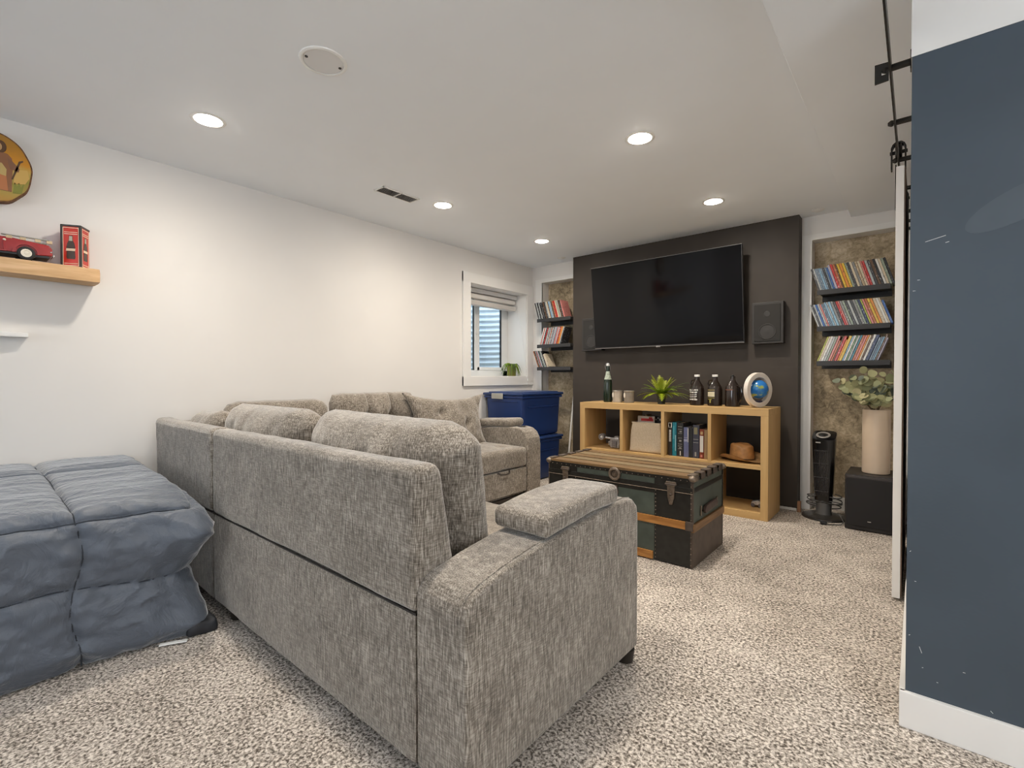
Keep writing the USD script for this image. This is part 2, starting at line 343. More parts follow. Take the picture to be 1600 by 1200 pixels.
bt = struct('baseboard_right', [rb(-.034, 2.5, 1.796, 1.812, 0, .105, .003), rb(-.034, -.018, 1.80, YB - .02, 0, .105, .003)], TRIM)
# the unseen rest of the room behind the camera
struct('wall_rear', [bx(-3.4, -2.2, -3.3, -3.15, 0, CE), bx(-.4, 2.5, -3.3, -3.15, 0, CE), bx(-2.2, -.4, -3.3, -3.15, 0, .8), bx(-2.2, -.4, -3.3, -3.15, 2.08, CE)], WALLP, smooth=False)  # opening out of view, sized to light the navy wall and ceiling
struct('wall_side', [bx(2.4, 2.5, -3.3, -1.0, 0, CE), bx(2.4, 2.5, .9, 1.9, 0, CE), bx(2.4, 2.5, -1.0, .9, 0, .77), bx(2.4, 2.5, -1.0, .9, 2.03, CE)], WALLP, smooth=False)  # opening out of view, sized to light ceiling and sofa arm

# ------------------------------------------------------------------ ceiling fittings
def downlight(loc, label):
    t = thing('ceiling_light', label, 'ceiling light', loc, 'recessed ceiling downlights')
    x, y, z = loc
    obj('trim_ring', lathe([(.058, .004), (.059, -.003), (.063, -.004), (.074, -.002), (.076, .0), (.076, .004)], loc, 36), WHITE, t)
    obj('lens', lathe([(0, -.014), (.025, -.0128), (.045, -.0092), (.057, -.0035), (.059, .004), (0, .004)], loc, 32), LENS, t)
    return t
spots = [(-2.62, .834, 'lit round downlight in the ceiling above the bed and wood shelf'), (-2.62, 2.33, 'lit round downlight in the ceiling beside the air vent'),
         (-2.62, 3.52, 'lit round downlight in the ceiling nearest the window corner'), (-1.11, 2.34, 'lit round downlight in the ceiling, largest glow right of the vent'),
         (-1.11, 3.51, 'lit round downlight in the ceiling just in front of the television')]
L0 = downlight((spots[0][0], spots[0][1], CE), spots[0][2])
for x, y, lb in spots[1:]: copy(L0, (x, y, CE), lb)
copy(L0, (.9, -1.2, CE), 'unseen round downlight behind the viewer, placed to light the near room')  # out of view, placed to light the near half of the room
copy(L0, (-1.11, .834, CE), 'lit round downlight in the ceiling above the sofa arm')
copy(L0, (.9, .7, 2.2), 'unseen round downlight in the soffit beside the navy wall, lighting the sofa arm')  # out of view, placed to light the sofa arm from the right
t = thing('speaker_cover', 'unlit round white ceiling cover with two dark screws', 'ceiling cover', (-1.79, .973, CE))
obj('rim', lathe([(.074, .004), (.075, -.005), (.081, -.0065), (.088, -.004), (.090, .002)], (-1.79, .973, CE), 40), WHITE, t)
obj('cover_disc', lathe([(0, -.003), (.052, -.003), (.056, -.0045), (.073, -.003), (.074, .003)], (-1.79, .973, CE), 40), plain('grey_white', (.74, .74, .74), .5), t)
for a in (75, 255):
    obj('screw', lathe([(0, -.006), (.006, -.006), (.006, -.002)], (-1.79 + .063 * math.cos(math.radians(a)), .973 + .063 * math.sin(math.radians(a)), CE), 10), BLACK, t)
# air vent
t = thing('air_vent', 'white ceiling air register with two dark louvred openings', 'vent', (-2.70, 1.995, CE))
GREYD = plain('vent_dark', (.22, .21, .20), .7)
obj('frame', [rb(-2.755, -2.745, 1.845, 2.145, CE - .006, CE + .002, .002), rb(-2.662, -2.648, 1.845, 2.145, CE - .006, CE + .002, .002), rb(-2.755, -2.648, 1.845, 1.857, CE - .006, CE + .002, .002), rb(-2.755, -2.648, 2.133, 2.145, CE - .006, CE + .002, .002), rb(-2.755, -2.648, 1.989, 2.0, CE - .006, CE + .002, .002)], WHITE, t)
obj('duct_opening', bx(-2.747, -2.66, 1.855, 2.135, CE - .0012, CE - .0004), GREYD, t)  # flat dark sheet standing in for the shade inside the duct
for i in range(7):
    for (a, b) in ((1.858, 1.988), (2.001, 2.132)):
        obj('louver', xf(bx(-.006, .006, a, b, -.0006, .0006), ry=35, loc=(-2.741 + i * .0125, 0, CE - .0042)), plain('vent_grey', (.34, .33, .32), .6), t)
for (x, y, lb) in ((-.574, 4.185, 'small unlit white ceiling puck above the niche beside the black wall'), (-2.831, 4.141, 'small unlit white ceiling puck in the far corner by the window')):
    single('ceiling_puck', lathe([(0, -.012), (.02, -.012), (.026, -.009), (.036, -.004), (.042, -.003), (.043, .001)], (x, y, CE), 28), WHITE, lb, 'ceiling light', (x, y, CE))

# ------------------------------------------------------------------ window
w1 = thing('window_1', None, None, (XL, 3.77, 1.03), kind='structure')
XF = -3.62
for nm, b in (('casing', (XL - .002, XL + .018, 3.222, 3.325, .94, 2.045)), ('casing', (XL - .002, XL + .018, 4.212, 4.318, .94, 2.045)), ('casing', (XL - .002, XL + .019, 3.222, 4.318, 1.945, 2.046)), ('casing', (XL - .002, XL + .019, 3.222, 4.318, .938, 1.032))):
    obj(nm, rb(*b, .003), TRIM, w1)
for b in ((XF - .04, XL + .004, 3.318, 3.33, 1.02, 1.955), (XF - .04, XL + .004, 4.205, 4.22, 1.02, 1.955), (XF - .04, XL + .004, 3.32, 4.22, 1.943, 1.957), (XF - .04, XL + .010, 3.32, 4.22, 1.022, 1.036)):
    obj('reveal', rb(*b, .002), TRIM, w1)
VIN = plain('vinyl_white', (.80, .82, .83), .3)
for b in ((XF - .05, XF, 3.33, 3.40, 1.036, 1.943), (XF - .05, XF, 4.125, 4.205, 1.036, 1.943), (XF - .05, XF, 3.33, 4.205, 1.036, 1.10), (XF - .05, XF, 3.33, 4.205, 1.88, 1.943)):
    obj('window_frame', rb(*b, .004), VIN, w1)
for b in ((XF - .028, XF + .004, 3.66, 3.735, 1.10, 1.88), (XF - .028, XF + .004, 4.095, 4.125, 1.10, 1.88), (XF - .028, XF + .004, 3.70, 4.12, 1.10, 1.135), (XF - .028, XF + .004, 3.70, 4.12, 1.85, 1.88)):
    obj('sash', rb(*b, .003), VIN, w1)
obj('weatherstrip', [bx(XF - .02, XF - .004, 3.652, 3.661, 1.10, 1.88), bx(XF - .02, XF + .002, 4.088, 4.096, 1.135, 1.85)], BLACK, w1)
obj('sash_lock', rb(XF + .003, XF + .012, 3.685, 3.705, 1.48, 1.54, .003), WHITE, w1)
obj('pane', bx(XF - .036, XF - .033, 3.40, 3.66, 1.10, 1.88), GLASSM, w1)
obj('pane', bx(XF - .018, XF - .015, 3.735, 4.092, 1.135, 1.85), GLASSM, w1)
# roller blind at the head of the window
t = thing('window_blind', 'white cellular shade raised to the top of the small window', 'blind', (-3.50, 3.77, 1.78))
BLND = plain('blind_fabric', (.74, .72, .69), .8)
obj('head_rail', rb(-3.56, -3.47, 3.338, 4.198, 1.895, 1.940, .008), WHITE, t)
obj('rolled_shade', softbox(-3.545, -3.478, 3.345, 4.19, 1.832, 1.892, .024, .02), BLND, t)
obj('bottom_rail', rb(-3.552, -3.478, 3.342, 4.194, 1.768, 1.820, .012), plain('blind_rail', (.66, .63, .60), .5), t)
obj('pull_cord', tube([(-3.475, 4.185, 1.90), (-3.40, 4.195, 1.5), (-3.33, 4.198, 1.06), (-3.318, 4.20, .99), (-3.318, 4.20, .93)], .0016, 5), WHITE, t)
obj('cord_tassel', lathe([(.002, .03), (.006, .02), (.008, 0), (0, 0)], (-3.318, 4.20, .985), 10), WHITE, t)
# corrugated window well outside
ys = np.linspace(3.0, 4.65, 30); zs = np.linspace(.75, 2.35, 220)
prof = []
for y in ys:
    a = (y - 3.825) / .825
    prof.append((-3.66 - .95 * math.sqrt(max(0, 1 - a * a * .98)), y))
prof = np.array(prof)
vv = np.array([(px + -.024 * math.sin(zz * 2 * math.pi / .068), py, zz) for zz in zs for (px, py) in prof]); k = len(prof)
ff = []
for i in range(len(zs) - 1):
    for j in range(k - 1):
        ff += [(i * k + j, i * k + j + 1, (i + 1) * k + j + 1), (i * k + j, (i + 1) * k + j + 1, (i + 1) * k + j)]
struct('window_well', (vv, np.array(ff)), plain('galvanised', (.42, .50, .56), .5, metal=.2, var=.06, scale=6), smooth=True)
struct('well_gravel', bx(-4.7, -3.655, 2.95, 4.7, .7, .76), CONC)

# ------------------------------------------------------------------ sectional sofa
def puff(amp, seed, extra=None):
    def fn(p, n, q):
        top = np.clip(n[:, 2], 0, 1)
        dome = np.cos(q[:, 0] * math.pi / 2) ** .5 * np.cos(q[:, 1] * math.pi / 2) ** .5
        d = (meshkit.fbm(p * 7, 3, seed) - .5) * .012 + (meshkit.fbm(p * 26, 2, seed + 3) - .5) * .003
        p = p + n * d[:, None]; p[:, 2] += amp * np.nan_to_num(dome) * top
        return extra(p, n, q) if extra else p
    return fn
sofa = thing('sectional_sofa', 'grey-brown woven L-shaped sectional sofa with rounded padded arms', 'sofa', (-1.9, 1.6, 0))
FEET = plain('dark_foot', (.02, .015, .012), .5)
def soft(p, n, q, s=0):
    d = (meshkit.fbm(p * 5, 3, s) - .5) * .010 + (meshkit.fbm(p * 24, 2, s + 2) - .5) * .0025
    return p + n * d[:, None]
# back of the near run, two panels above two base panels
def backpanel(x0, x1, s):
    def fn(p, n, q):
        h = np.clip((.795 - p[:, 2]) / .375, 0, 1)
        p = p.copy(); fr = (q[:, 1] + 1) / 2
        p[:, 1] += fr * h * .075
        return soft(p, n, q, s)
    return softbox(x0, x1, .75, .835, .425, .797, .026, .014, fn)
obj('back_panel', backpanel(-3.215, -2.353, 1), SOFA, sofa)
obj('back_panel', backpanel(-2.350, -.945, 2), SOFA, sofa)
obj('base_panel', softbox(-3.20, -2.353, .757, .90, .045, .424, .010, .02, lambda p, n, q: soft(p, n, q, 3)), SOFA, sofa)
obj('base_panel', softbox(-2.350, -.9535, .754, .90, .045, .424, .010, .02, lambda p, n, q: soft(p, n, q, 4)), SOFA, sofa)
obj('seam_cord', [tube([(-3.20, .7600, .4245), (-2.36, .7600, .4245)], .003, 6), tube([(-2.345, .7600, .4245), (-.955, .7600, .4245)], .003, 6)], FEET, sofa)  # dark tubes standing in for shade in the crevice between panels
obj('under_frame', [bx(-3.18, -.80, .78, 1.56, .03, .06), bx(-3.24, -2.48, 1.56, 3.27, .03, .06)], FEET, sofa)
armp = [(.752, .045), (.750, .47), (.757, .497), (.775, .517), (.81, .531), (.90, .549), (1.03, .567), (1.20, .583), (1.43, .596), (1.53, .597), (1.58, .588), (1.612, .56), (1.622, .52), (1.622, .045)]
def smoothpoly(p, r=.02): return Polygon(p).buffer(r).buffer(-2 * r).buffer(r)
ap = smoothpoly(armp, .012)
armA = rhull(np.array(ap.exterior.coords)[::3], -.952, -.768, .014, 'x')
obj('arm', armA, SOFA, sofa)
# stitched lines across the arm: the welt that follows its outer edge
wl_ = [(-.7705, y + .003, z + .0005) for y, z in armp[2:12]]
obj('arm_welt', tube([(-.788, y, z + .0012) for y, z in armp[1:12]], .0022, 6), SOFA, sofa)
def lidfn(y0, y1, z0, z1):
    def fn(p, n, q):
        p = p.copy(); t = (p[:, 1] - 1.05) / .39
        p[:, 2] += .024 * t + .010 * np.sin(np.clip(t, 0, 1) * math.pi)
        return soft(p, n, q, 9)
    return fn
obj('arm_lid', softbox(-.962, -.757, 1.045, 1.452, .578, .640, .020, .012, lidfn(0, 0, 0, 0)), SOFA, sofa, label='hinged padded lid on the near arm')
obj('arm_hole', lathe([(.0, .001), (.02, .001), (.021, -.004)], (-.86, 1.50, .598), 18), BLACK, sofa)
# seats of the near run
for (a, b, s) in ((-2.345, -1.655, 11), (-1.65, -.957, 12)):
    obj('seat_cushion', softbox(a, b, .93, 1.60, .30, .455, .035, .022, puff(.022, s)), SOFA, sofa)
obj('seat_base', softbox(-2.345, -.957, .905, 1.575, .05, .298, .01, .04), SOFA, sofa)
obj('corner_seat', softbox(-3.14, -2.35, .93, 1.70, .30, .455, .035, .022, puff(.02, 13)), SOFA, sofa)
obj('corner_base', softbox(-3.20, -2.40, .905, 1.70, .05, .298, .01, .04), SOFA, sofa)
# far run along the wall
obj('back_panel', softbox(-3.30, -3.19, .87, 3.29, .06, .77, .025, .03, lambda p, n, q: soft(p, n, q, 21)), SOFA, sofa)
def tuftseat(pts, dep=.022, rad=.05):
    def ex(p, n, q):
        top = np.clip(n[:, 2], 0, 1); p = p.copy()
        for (x, y) in pts: p[:, 2] -= top * dep * np.exp(-(np.hypot(p[:, 0] - x, p[:, 1] - y) / rad) ** 2)
        return p
    return ex
tp = [(-2.72, 1.95), (-2.72, 2.38), (-2.72, 2.72), (-2.95, 2.72), (-2.62, 2.95), (-2.85, 2.95)]
obj('seat_cushion', softbox(-3.18, -2.455, 1.705, 3.108, .292, .447, .03, .018, puff(.022, 14, tuftseat(tp))), SOFA, sofa)
obj('seat_base', softbox(-3.18, -2.50, 1.705, 3.108, .05, .285, .01, .04), SOFA, sofa)
obj('drawer_front', softbox(-2.50, -2.462, 1.71, 3.104, .085, .284, .012, .02, lambda p, n, q: soft(p, n, q, 17)), SOFA, sofa, label='pull-out bed front')
TAB = plain('tab_webbing', (.05, .042, .035), .8)
obj('pull_tab', tube([(-2.462, 2.74, .284), (-2.440, 2.76, .272), (-2.432, 2.81, .268), (-2.440, 2.86, .272), (-2.462, 2.88, .284)], .006, 8), TAB, sofa)
armB = [(-3.25, .045), (-3.25, .50), (-3.235, .53), (-3.12, .555), (-2.9, .583), (-2.66, .600), (-2.60, .602), (-2.54, .592), (-2.495, .563), (-2.466, .515), (-2.456, .45), (-2.456, .045)]
obj('arm', rhull(np.array(smoothpoly(armB, .012).exterior.coords)[::3], 3.112, 3.292, .014, 'y'), SOFA, sofa)
def lidB(p, n, q):
    p = p.copy(); t = np.clip((-2.63 - p[:, 0]) / .45, 0, 1); p[:, 2] -= .026 * t
    return soft(p, n, q, 31)
obj('arm_lid', softbox(-3.10, -2.640, 3.104, 3.300, .597, .672, .034, .014, lidB), SOFA, sofa)
obj('cup_holder', lathe([(.027, .001), (.04, .003), (.034, .003), (.032, -.002), (0, -.002)], (-2.60, 3.20, .602), 20), TAB, sofa)
for (x, y) in ((-.80, 1.58), (-.80, .80), (-2.2, .80), (-3.1, .80), (-2.52, 3.24), (-2.52, 1.75), (-3.2, 3.24)):
    obj('foot', lathe([(.028, 0), (.034, .045), (0, .045)], (x, y, 0), 14), FEET, sofa)
# loose cushions
def cushion(name, label, *a, **k): single(name, pillow(*a, **k), SOFA, label, 'cushion', smooth=True)
cushion('back_cushion', 'plump grey back cushion nearest the padded arm, slumped at one shoulder', .885, .455, .25, (-1.407, 1.005, .672), (1, 0, -.012), (0, -.13, 1), seed=3, pinch=.03, wr=.010, power=3.2)
cushion('back_cushion', 'plump grey back cushion in the middle of the near sofa run', .885, .44, .25, (-2.30, 1.005, .675), (1, 0, .0), (0, -.13, 1), seed=8, pinch=.03, wr=.010, power=3.2)
cushion('back_cushion', 'low grey back cushion at the sofa corner against the wall', .50, .40, .20, (-2.98, .975, .64), (1, -.05, .06), (0, -.1, 1), seed=12, pinch=.03, wr=.008, power=3.2)
tb = [(-.3, .15), (.35, .15), (-.3, -.5), (.35, -.5)]
cushion('tufted_cushion', 'grey tufted back cushion partly hidden behind the near cushions', .66, .42, .16, (-3.09, 1.375, .672), (0, 1, 0), (-.10, 0, 1), seed=21, tufts=tb, pinch=.02, power=3.5)
def chan(w, h, t, c, seed):
    v, f = pillow(w, h, t, c, (0, 1, 0), (-.08, 0, 1), 80, 44, pinch=.012, seed=seed, tufts=[(-.25, .2), (.3, .2), (-.25, -.5), (.3, -.5)], wr=.006, power=4.5, corner=.04)
    for yy in (-.25, .3):
        y0 = c[1] + yy * w / 2; d = np.exp(-((v[:, 1] - y0) / .012) ** 2); v[:, 0] -= d * .022 * np.sign(v[:, 0] - c[0] + .02)
    for zz in (.2, -.5):
        z0 = c[2] + zz * h / 2; d = np.exp(-((v[:, 2] - z0) / .012) ** 2); v[:, 0] -= d * .012 * np.sign(v[:, 0] - c[0] + .02)
    return v, f
single('tufted_cushion', chan(.72, .455, .17, (-3.09, 2.075, .685), 25), SOFA, 'tall square-shouldered tufted back cushion against the white wall', 'cushion', smooth=True)
def loose(c, seed):
    v, f = pillow(.82, .45, .17, c, (0, 1, -.03), (-.22, 0, 1), 70, 44, pinch=.17, seed=seed, tufts=[(-.3, .3), (.35, -.1)], wr=.014, power=2.2, corner=.19, depth=.2)
    return v, f
single('tufted_cushion', loose((-2.965, 2.70, .650), 33), SOFA, 'buttoned cushion with pointed corners leaning beside the far sofa arm', 'cushion', smooth=True)

# ------------------------------------------------------------------ bed with comforter
SY = [.29 - .5 * k for k in range(-1, 4)]
def quiltfn(p, n, q):
    p = p.copy(); x, y, z = p[:, 0].copy(), p[:, 1].copy(), p[:, 2].copy()
    side = np.clip(n[:, 0], 0, 1); end = np.clip(n[:, 1], 0, 1); top = np.clip(n[:, 2], 0, 1)
    wob = .012 * np.sin(z * 17 + 1) + .02 * (meshkit.noise(np.c_[x * 5, y * 5, z * 5]) - .5)
    dy = np.min([np.abs(y - s - wob) for s in SY], axis=0)
    th_n = np.arctan2(np.clip(n[:, 2], 0, 1), np.maximum(np.hypot(n[:, 0], n[:, 1]), 1e-6))
    inner = np.where(n[:, 2] > .999, np.maximum(0, np.minimum(-2.27 - x, .59 - y)), 0)
    su = np.minimum(z, .483) + .065 * th_n + inner
    d_h = np.minimum(np.abs(su - .265 - .012 * np.sin(y * 9) - .02 * np.sin(y * 4 + 1)), np.abs(su - .520 - .004 * np.sin(y * 13)))
    d = np.minimum(np.minimum(dy, d_h), np.where(top > .9, np.abs(x + 2.93 + .02 * np.sin(y * 7)), 9))
    pf = .016 * (1 - np.exp(-(d / .03))) - .010 * np.exp(-(d / .007) ** 2)
    # gathers next to the stitching, folds on the drop, long wrinkles on top
    g1 = (meshkit.fbm(np.c_[y * 10 + z * 14, z * 9 - y * 6, x * 3], 3, 4) - .5) * .026 * np.maximum(side, end)
    g3 = np.abs(meshkit.fbm(np.c_[(y * .75 + z) * 11, (z - y * .75) * 3.5, x * 2], 3, 44) - .5) * -.06 * side
    g2 = (meshkit.fbm(np.c_[x * 26, y * 4, z * 4], 3, 9) - .5) * .0045 * top
    rg = lambda P_, s_: 1 - np.abs(2 * meshkit.fbm(P_, 3, s_) - 1)
    g4 = (rg(np.c_[(y * .8 + z) * 7 + 2, (z - y * .8) * 2.2, x * 2], 61) ** 5 * .014 + rg(np.c_[y * 5, z * 11, x * 2], 71) ** 6 * .008 + (meshkit.fbm(np.c_[y * 34, z * 30, x * 8], 2, 77) - .5) * .006) * np.maximum(side, end)
    g5 = (rg(np.c_[x * 9, y * 2.4, z], 81) ** 6 * .004 + (meshkit.fbm(np.c_[x * 6, y * 5, z], 2, 83) - .5) * .012) * top
    cr = np.sin(z * 75 + meshkit.noise(np.c_[y * 20, z * 20, x * 4]) * 5) * .0035 * np.exp(-(dy / .05)) * side
    p += n * (pf + g1 + g2 + g3 + g4 + g5 + cr)[:, None]
    # crowned towards the wall
    p[:, 2] += .045 * np.clip((-2.25 - x) / .8, 0, 1) * np.clip(z / .5, 0, 1)
    # hem creeps in, free corner hangs loose
    hem = np.clip((.07 - z) / .07, 0, 1); p[:, 0] -= .03 * hem * side; 
    k = np.exp(-(((x + 2.2) / .16) ** 2 + ((y - .66) / .15) ** 2))
    p[:, 0] += k * (.075 * np.exp(-((z - .41) / .07) ** 2) - .02 * np.exp(-((z - .24) / .08) ** 2) + .045 * np.exp(-((z - .04) / .09) ** 2))
    p[:, 1] += k * (.030 * np.exp(-((z - .41) / .07) ** 2) - .035 * np.exp(-((z - .22) / .09) ** 2) + .010 * np.exp(-((z - .03) / .09) ** 2))
    p[:, 2] -= k * .05 * top
    p[:, 0] = np.maximum(p[:, 0], -3.345); p[:, 2] = np.maximum(p[:, 2], .004); p[:, 1] = np.minimum(p[:, 1], .735)
    return p
com = thing('comforter', 'dark grey quilted comforter draped over the bed to the carpet', 'comforter', (-2.78, -.3, 0))
obj('quilt', softbox(-3.34, -2.205, -1.35, .655, .004, .548, .065, .009, quiltfn), QUILT, com, smooth=True)
def rbox_point(su, y):
    th = np.clip((su - .483) / .065, 0, math.pi / 2); ins = np.maximum(0, su - .483 - .065 * math.pi / 2)
    x = np.where(su <= .483, -2.205, -2.27 + .065 * np.cos(th) - ins); z = np.where(su <= .483, su, .483 + .065 * np.sin(th))
    n = np.c_[np.where(su <= .483, 1, np.cos(th)), np.zeros(len(su)), np.where(su <= .483, 0, np.sin(th))]
    return np.c_[x, y, z], n
def seam(su, y):
    p, n = rbox_point(su, y); q = quiltfn(p, n, None); return tube(q + n * .0022, .0028, 5)
sus = np.linspace(.012, 1.55, 150)
for s_ in SY[:3]:
    y = np.full(len(sus), s_)
    for _ in range(12):
        p, n = rbox_point(sus, y); y = s_ + .012 * np.sin(p[:, 2] * 17 + 1) + .02 * (meshkit.noise(p * 5) - .5)
        y = np.where(True, y, y)
    if s_ < .6: obj('stitched_seam', seam(sus, y + 0.0), SEAM, com)
yy_ = np.linspace(-1.2, .575, 120)
obj('stitched_seam', seam(.265 + .012 * np.sin(yy_ * 9) + .02 * np.sin(yy_ * 4 + 1), yy_), SEAM, com)
obj('stitched_seam', seam(.520 + .004 * np.sin(yy_ * 13), yy_), SEAM, com)
obj('dark_corner', softbox(-2.33, -2.155, .60, .708, .003, .050, .015, .012, lambda p, n, q: p + n * ((meshkit.fbm(p * 30, 2, 5) - .5) * .02)[:, None]), plain('quilt_reverse', (.018, .02, .026), .6), com, label='black reverse of the comforter corner')
obj('care_tag', xf(rb(-.045, .045, -.008, .008, 0, .006, .002), rz=63, rx=4, loc=(-2.160, .555, .006)), WHITE, com, label='white sewn-in tag')

# ------------------------------------------------------------------ things on the left wall
t = single('wood_shelf', softbox(-3.348, -3.185, -.9, .520, 1.503, 1.572, .006, .02, lambda p, n, q: p + n * ((meshkit.fbm(p * np.array([12, 5, 16]), 3, 6) - .5) * .012)[:, None] * (p[:, [0]] > -3.33) * (n[:, [2]] < .5)), OAKSH, 'chunky rough-sawn pine shelf on the white wall', 'shelf')
single('white_ledge', rb(-3.349, -3.30, -.6, .268, 1.215, 1.238, .004), TRIM, 'slim white ledge on the wall below the pine shelf', 'shelf')
# wood slice plaque
pl = thing('wood_plaque', 'oval bark-edged wood slice with a painted robed figure', 'plaque', (-3.34, .155, 1.845))
th = np.linspace(0, 2 * math.pi, 72, endpoint=False)
rim = np.array([(.155 + .134 * math.cos(a) * (1 + .012 * math.sin(9 * a)), 2.008 + .166 * math.sin(a) * (1 + .015 * math.sin(11 * a + 1) * (math.sin(a) < -.2))) for a in th])
BARK = plain('bark', (.16, .075, .03), .8, var=.5, scale=60, bump=.6, bscale=90)
e = ext(Polygon(rim), XL + .001, XL + .045, 'x'); obj('bark_edge', e, BARK, pl)
face = Polygon(rim).buffer(-.006)
nodes = {'g': ('geometry', {}), 's': ('separate_xyz', {}), 'n': ('noise_texture', {'scale': 16.0, 'detail': 4.0}), 'mr': ('map_range', {'from_min': 1.86, 'from_max': 2.17, 'to_min': 0, 'to_max': 1}),
         'x': ('mix_float', {'fac': .18}), 'r': ('rgb_ramp', {'ramp': [(0, (.50, .25, .05)), (.2, (.42, .30, .07)), (.34, (.30, .26, .05)), (.48, (.55, .38, .10)), (.58, (.60, .26, .02)), (.8, (.42, .20, .02)), (1, (.35, .20, .04))]}), 'p': ('principled_bsdf', {'roughness': .25})}
PAINT = usdkit.material(stage, L + 'painted_scene', nodes, [('g.position', 's.vector'), ('s.z', 'mr.value'), ('g.position', 'n.vector'), ('mr.result', 'x.a'), ('n.fac', 'x.b'), ('x.result', 'r.fac'), ('r.color', 'p.base_color')], surface='p.BSDF')
obj('painted_face', ext(face, XL + .045, XL + .0465, 'x'), PAINT, pl)
def flat(nm, pts, colr, lv): obj(nm, ext(Polygon(pts).buffer(.0015), XL + .0463, XL + .0463 + lv * .0006, 'x'), plain('pigment_' + nm, colr, .35), pl)
flat('robe', [(.135, 1.905), (.216, 1.905), (.218, 1.97), (.222, 2.035), (.218, 2.062), (.205, 2.078), (.185, 2.082), (.15, 2.07)], (.26, .11, .045), 1)
flat('tunic', [(.135, 1.91), (.204, 1.907), (.198, 1.985), (.14, 1.985)], (.46, .17, .06), 2)
flat('sash', [(.15, 1.985), (.198, 1.975), (.200, 2.005), (.185, 2.03), (.15, 2.03)], (.50, .36, .13), 3)
flat('sleeve', [(.205, 2.06), (.219, 2.05), (.243, 2.02), (.240, 2.005), (.212, 2.015)], (.22, .10, .05), 2)
flat('figure_head', [(.183 + .018 * math.cos(a), 2.108 + .027 * math.sin(a)) for a in th], (.10, .045, .015), 2)
flat('figure_face', [(.176 + .010 * math.cos(a), 2.106 + .017 * math.sin(a)) for a in th], (.48, .29, .13), 3)
flat('staff', [(.218, 1.965), (.221, 1.965), (.247, 2.05), (.256, 2.058), (.2555, 2.062), (.2435, 2.055)], (.10, .05, .02), 2)
flat('grass_patch', [(.222, 1.90), (.25, 1.905), (.258, 1.95), (.248, 1.93), (.242, 1.952), (.236, 1.93), (.228, 1.95)], (.22, .22, .03), 1)
flat('pale_hill', [(.225, 1.945), (.262, 1.955), (.276, 1.985), (.270, 2.02), (.245, 2.015), (.228, 1.985)], (.60, .38, .10), 1)

# toy pickup truck (cab cut by the picture edge)
tk = thing('toy_truck', 'red toy pickup truck with whitewall tyres on the pine shelf', 'toy truck', (-3.25, .20, 1.572))
RED = plain('toy_red', (.34, .025, .028), .22, var=.1, scale=40)
Z0 = 1.572
obj('chassis', rb(-3.302, -3.208, -.07, .335, Z0 + .020, Z0 + .034, .003), BLACK, tk)
body = [(-.08, .034), (-.08, .085), (.02, .10), (.22, .102), (.335, .088), (.348, .07), (.35, .034)]
obj('body', rhull([(y, Z0 + z) for y, z in [(.02, .030), (.02, .093), (.20, .098), (.335, .084), (.346, .066), (.346, .034), (.30, .030)]], -3.306, -3.204, .006, 'x'), RED, tk)
obj('hood', rhull([(y, Z0 + z) for y, z in [(-.085, .034), (-.085, .078), (-.05, .094), (.03, .098), (.03, .034)]], -3.304, -3.206, .008, 'x'), RED, tk)
cab = [(.03, .09), (.045, .145), (.06, .155), (.145, .152), (.165, .14), (.172, .09)]
win = [(.055, .104), (.062, .136), (.128, .134), (.142, .104)]
cabp = Polygon([(y, Z0 + z) for y, z in cab]).difference(Polygon([(y, Z0 + z) for y, z in win]))
obj('cab', [ext(cabp, -3.214, -3.209, 'x'), ext(cabp, -3.301, -3.296, 'x'), bx(-3.30, -3.21, .058, .15, Z0 + .149, Z0 + .155), bx(-3.30, -3.21, .150, .17, Z0 + .09, Z0 + .145), bx(-3.30, -3.21, .03, .036, Z0 + .088, Z0 + .1)], RED, tk, smooth=25)
obj('bed_rail', [rb(-3.212, -3.202, .175, .336, Z0 + .104, Z0 + .110, .002), rb(-3.306, -3.296, .175, .336, Z0 + .104, Z0 + .110, .002)], plain('rail_grey', (.30, .30, .26), .5), tk)
for y in (.19, .235, .285, .325): obj('stake', rb(-3.210, -3.203, y, y + .02, Z0 + .092, Z0 + .106, .001), plain('stake_wood', (.6, .45, .28), .6), tk)
for y in (-.02, .255):
    for x, sgn in ((-3.202, 1), (-3.300, -1)):
        w = obj('wheel', lathe([(.010, -.010), (.026, -.010), (.031, -.006), (.031, .006), (.026, .010), (.018, .011)], (x, y, Z0 + .031), 28, 'x'), plain('tyre', (.02, .02, .02), .7), tk)
        obj('whitewall', lathe([(.019, .0112), (.012, .0115), (.010, .010), (0, .014)] if sgn > 0 else [(0, -.014), (.010, -.010), (.019, -.0112)], (x, y, Z0 + .031), 24, 'x'), plain('cream_rim', (.78, .72, .6), .3), w)
arch = Point(.255, Z0 + .034).buffer(.046, 20).difference(Point(.255, Z0 + .034).buffer(.037, 20)).intersection(Polygon([(.1, Z0 + .030), (.4, Z0 + .030), (.4, Z0 + .2), (.1, Z0 + .2)]))
obj('fender', [ext(arch, -3.204, -3.196, 'x')], RED, tk)
obj('running_board', rb(-3.205, -3.192, .04, .19, Z0 + .028, Z0 + .036, .002), RED, tk)
obj('step_rib', [rb(-3.204, -3.199, .165 + .016 * i, .171 + .016 * i, Z0 + .034, Z0 + .078, .001) for i in range(2)], RED, tk)
obj('bumper', rb(-3.30, -3.21, .347, .353, Z0 + .030, Z0 + .040, .002), CHROME, tk)
obj('door_handle', rb(-3.2045, -3.201, .125, .148, Z0 + .090, Z0 + .094, .001), CHROME, tk)
obj('tail_lamp', sphere((-3.205, .341, Z0 + .052), .005, 1), CHROME, tk)
obj('fuel_cap', sphere((-3.205, .185, Z0 + .082), .006, 1), plain('cream_rim', (.78, .72, .6), .3), tk)

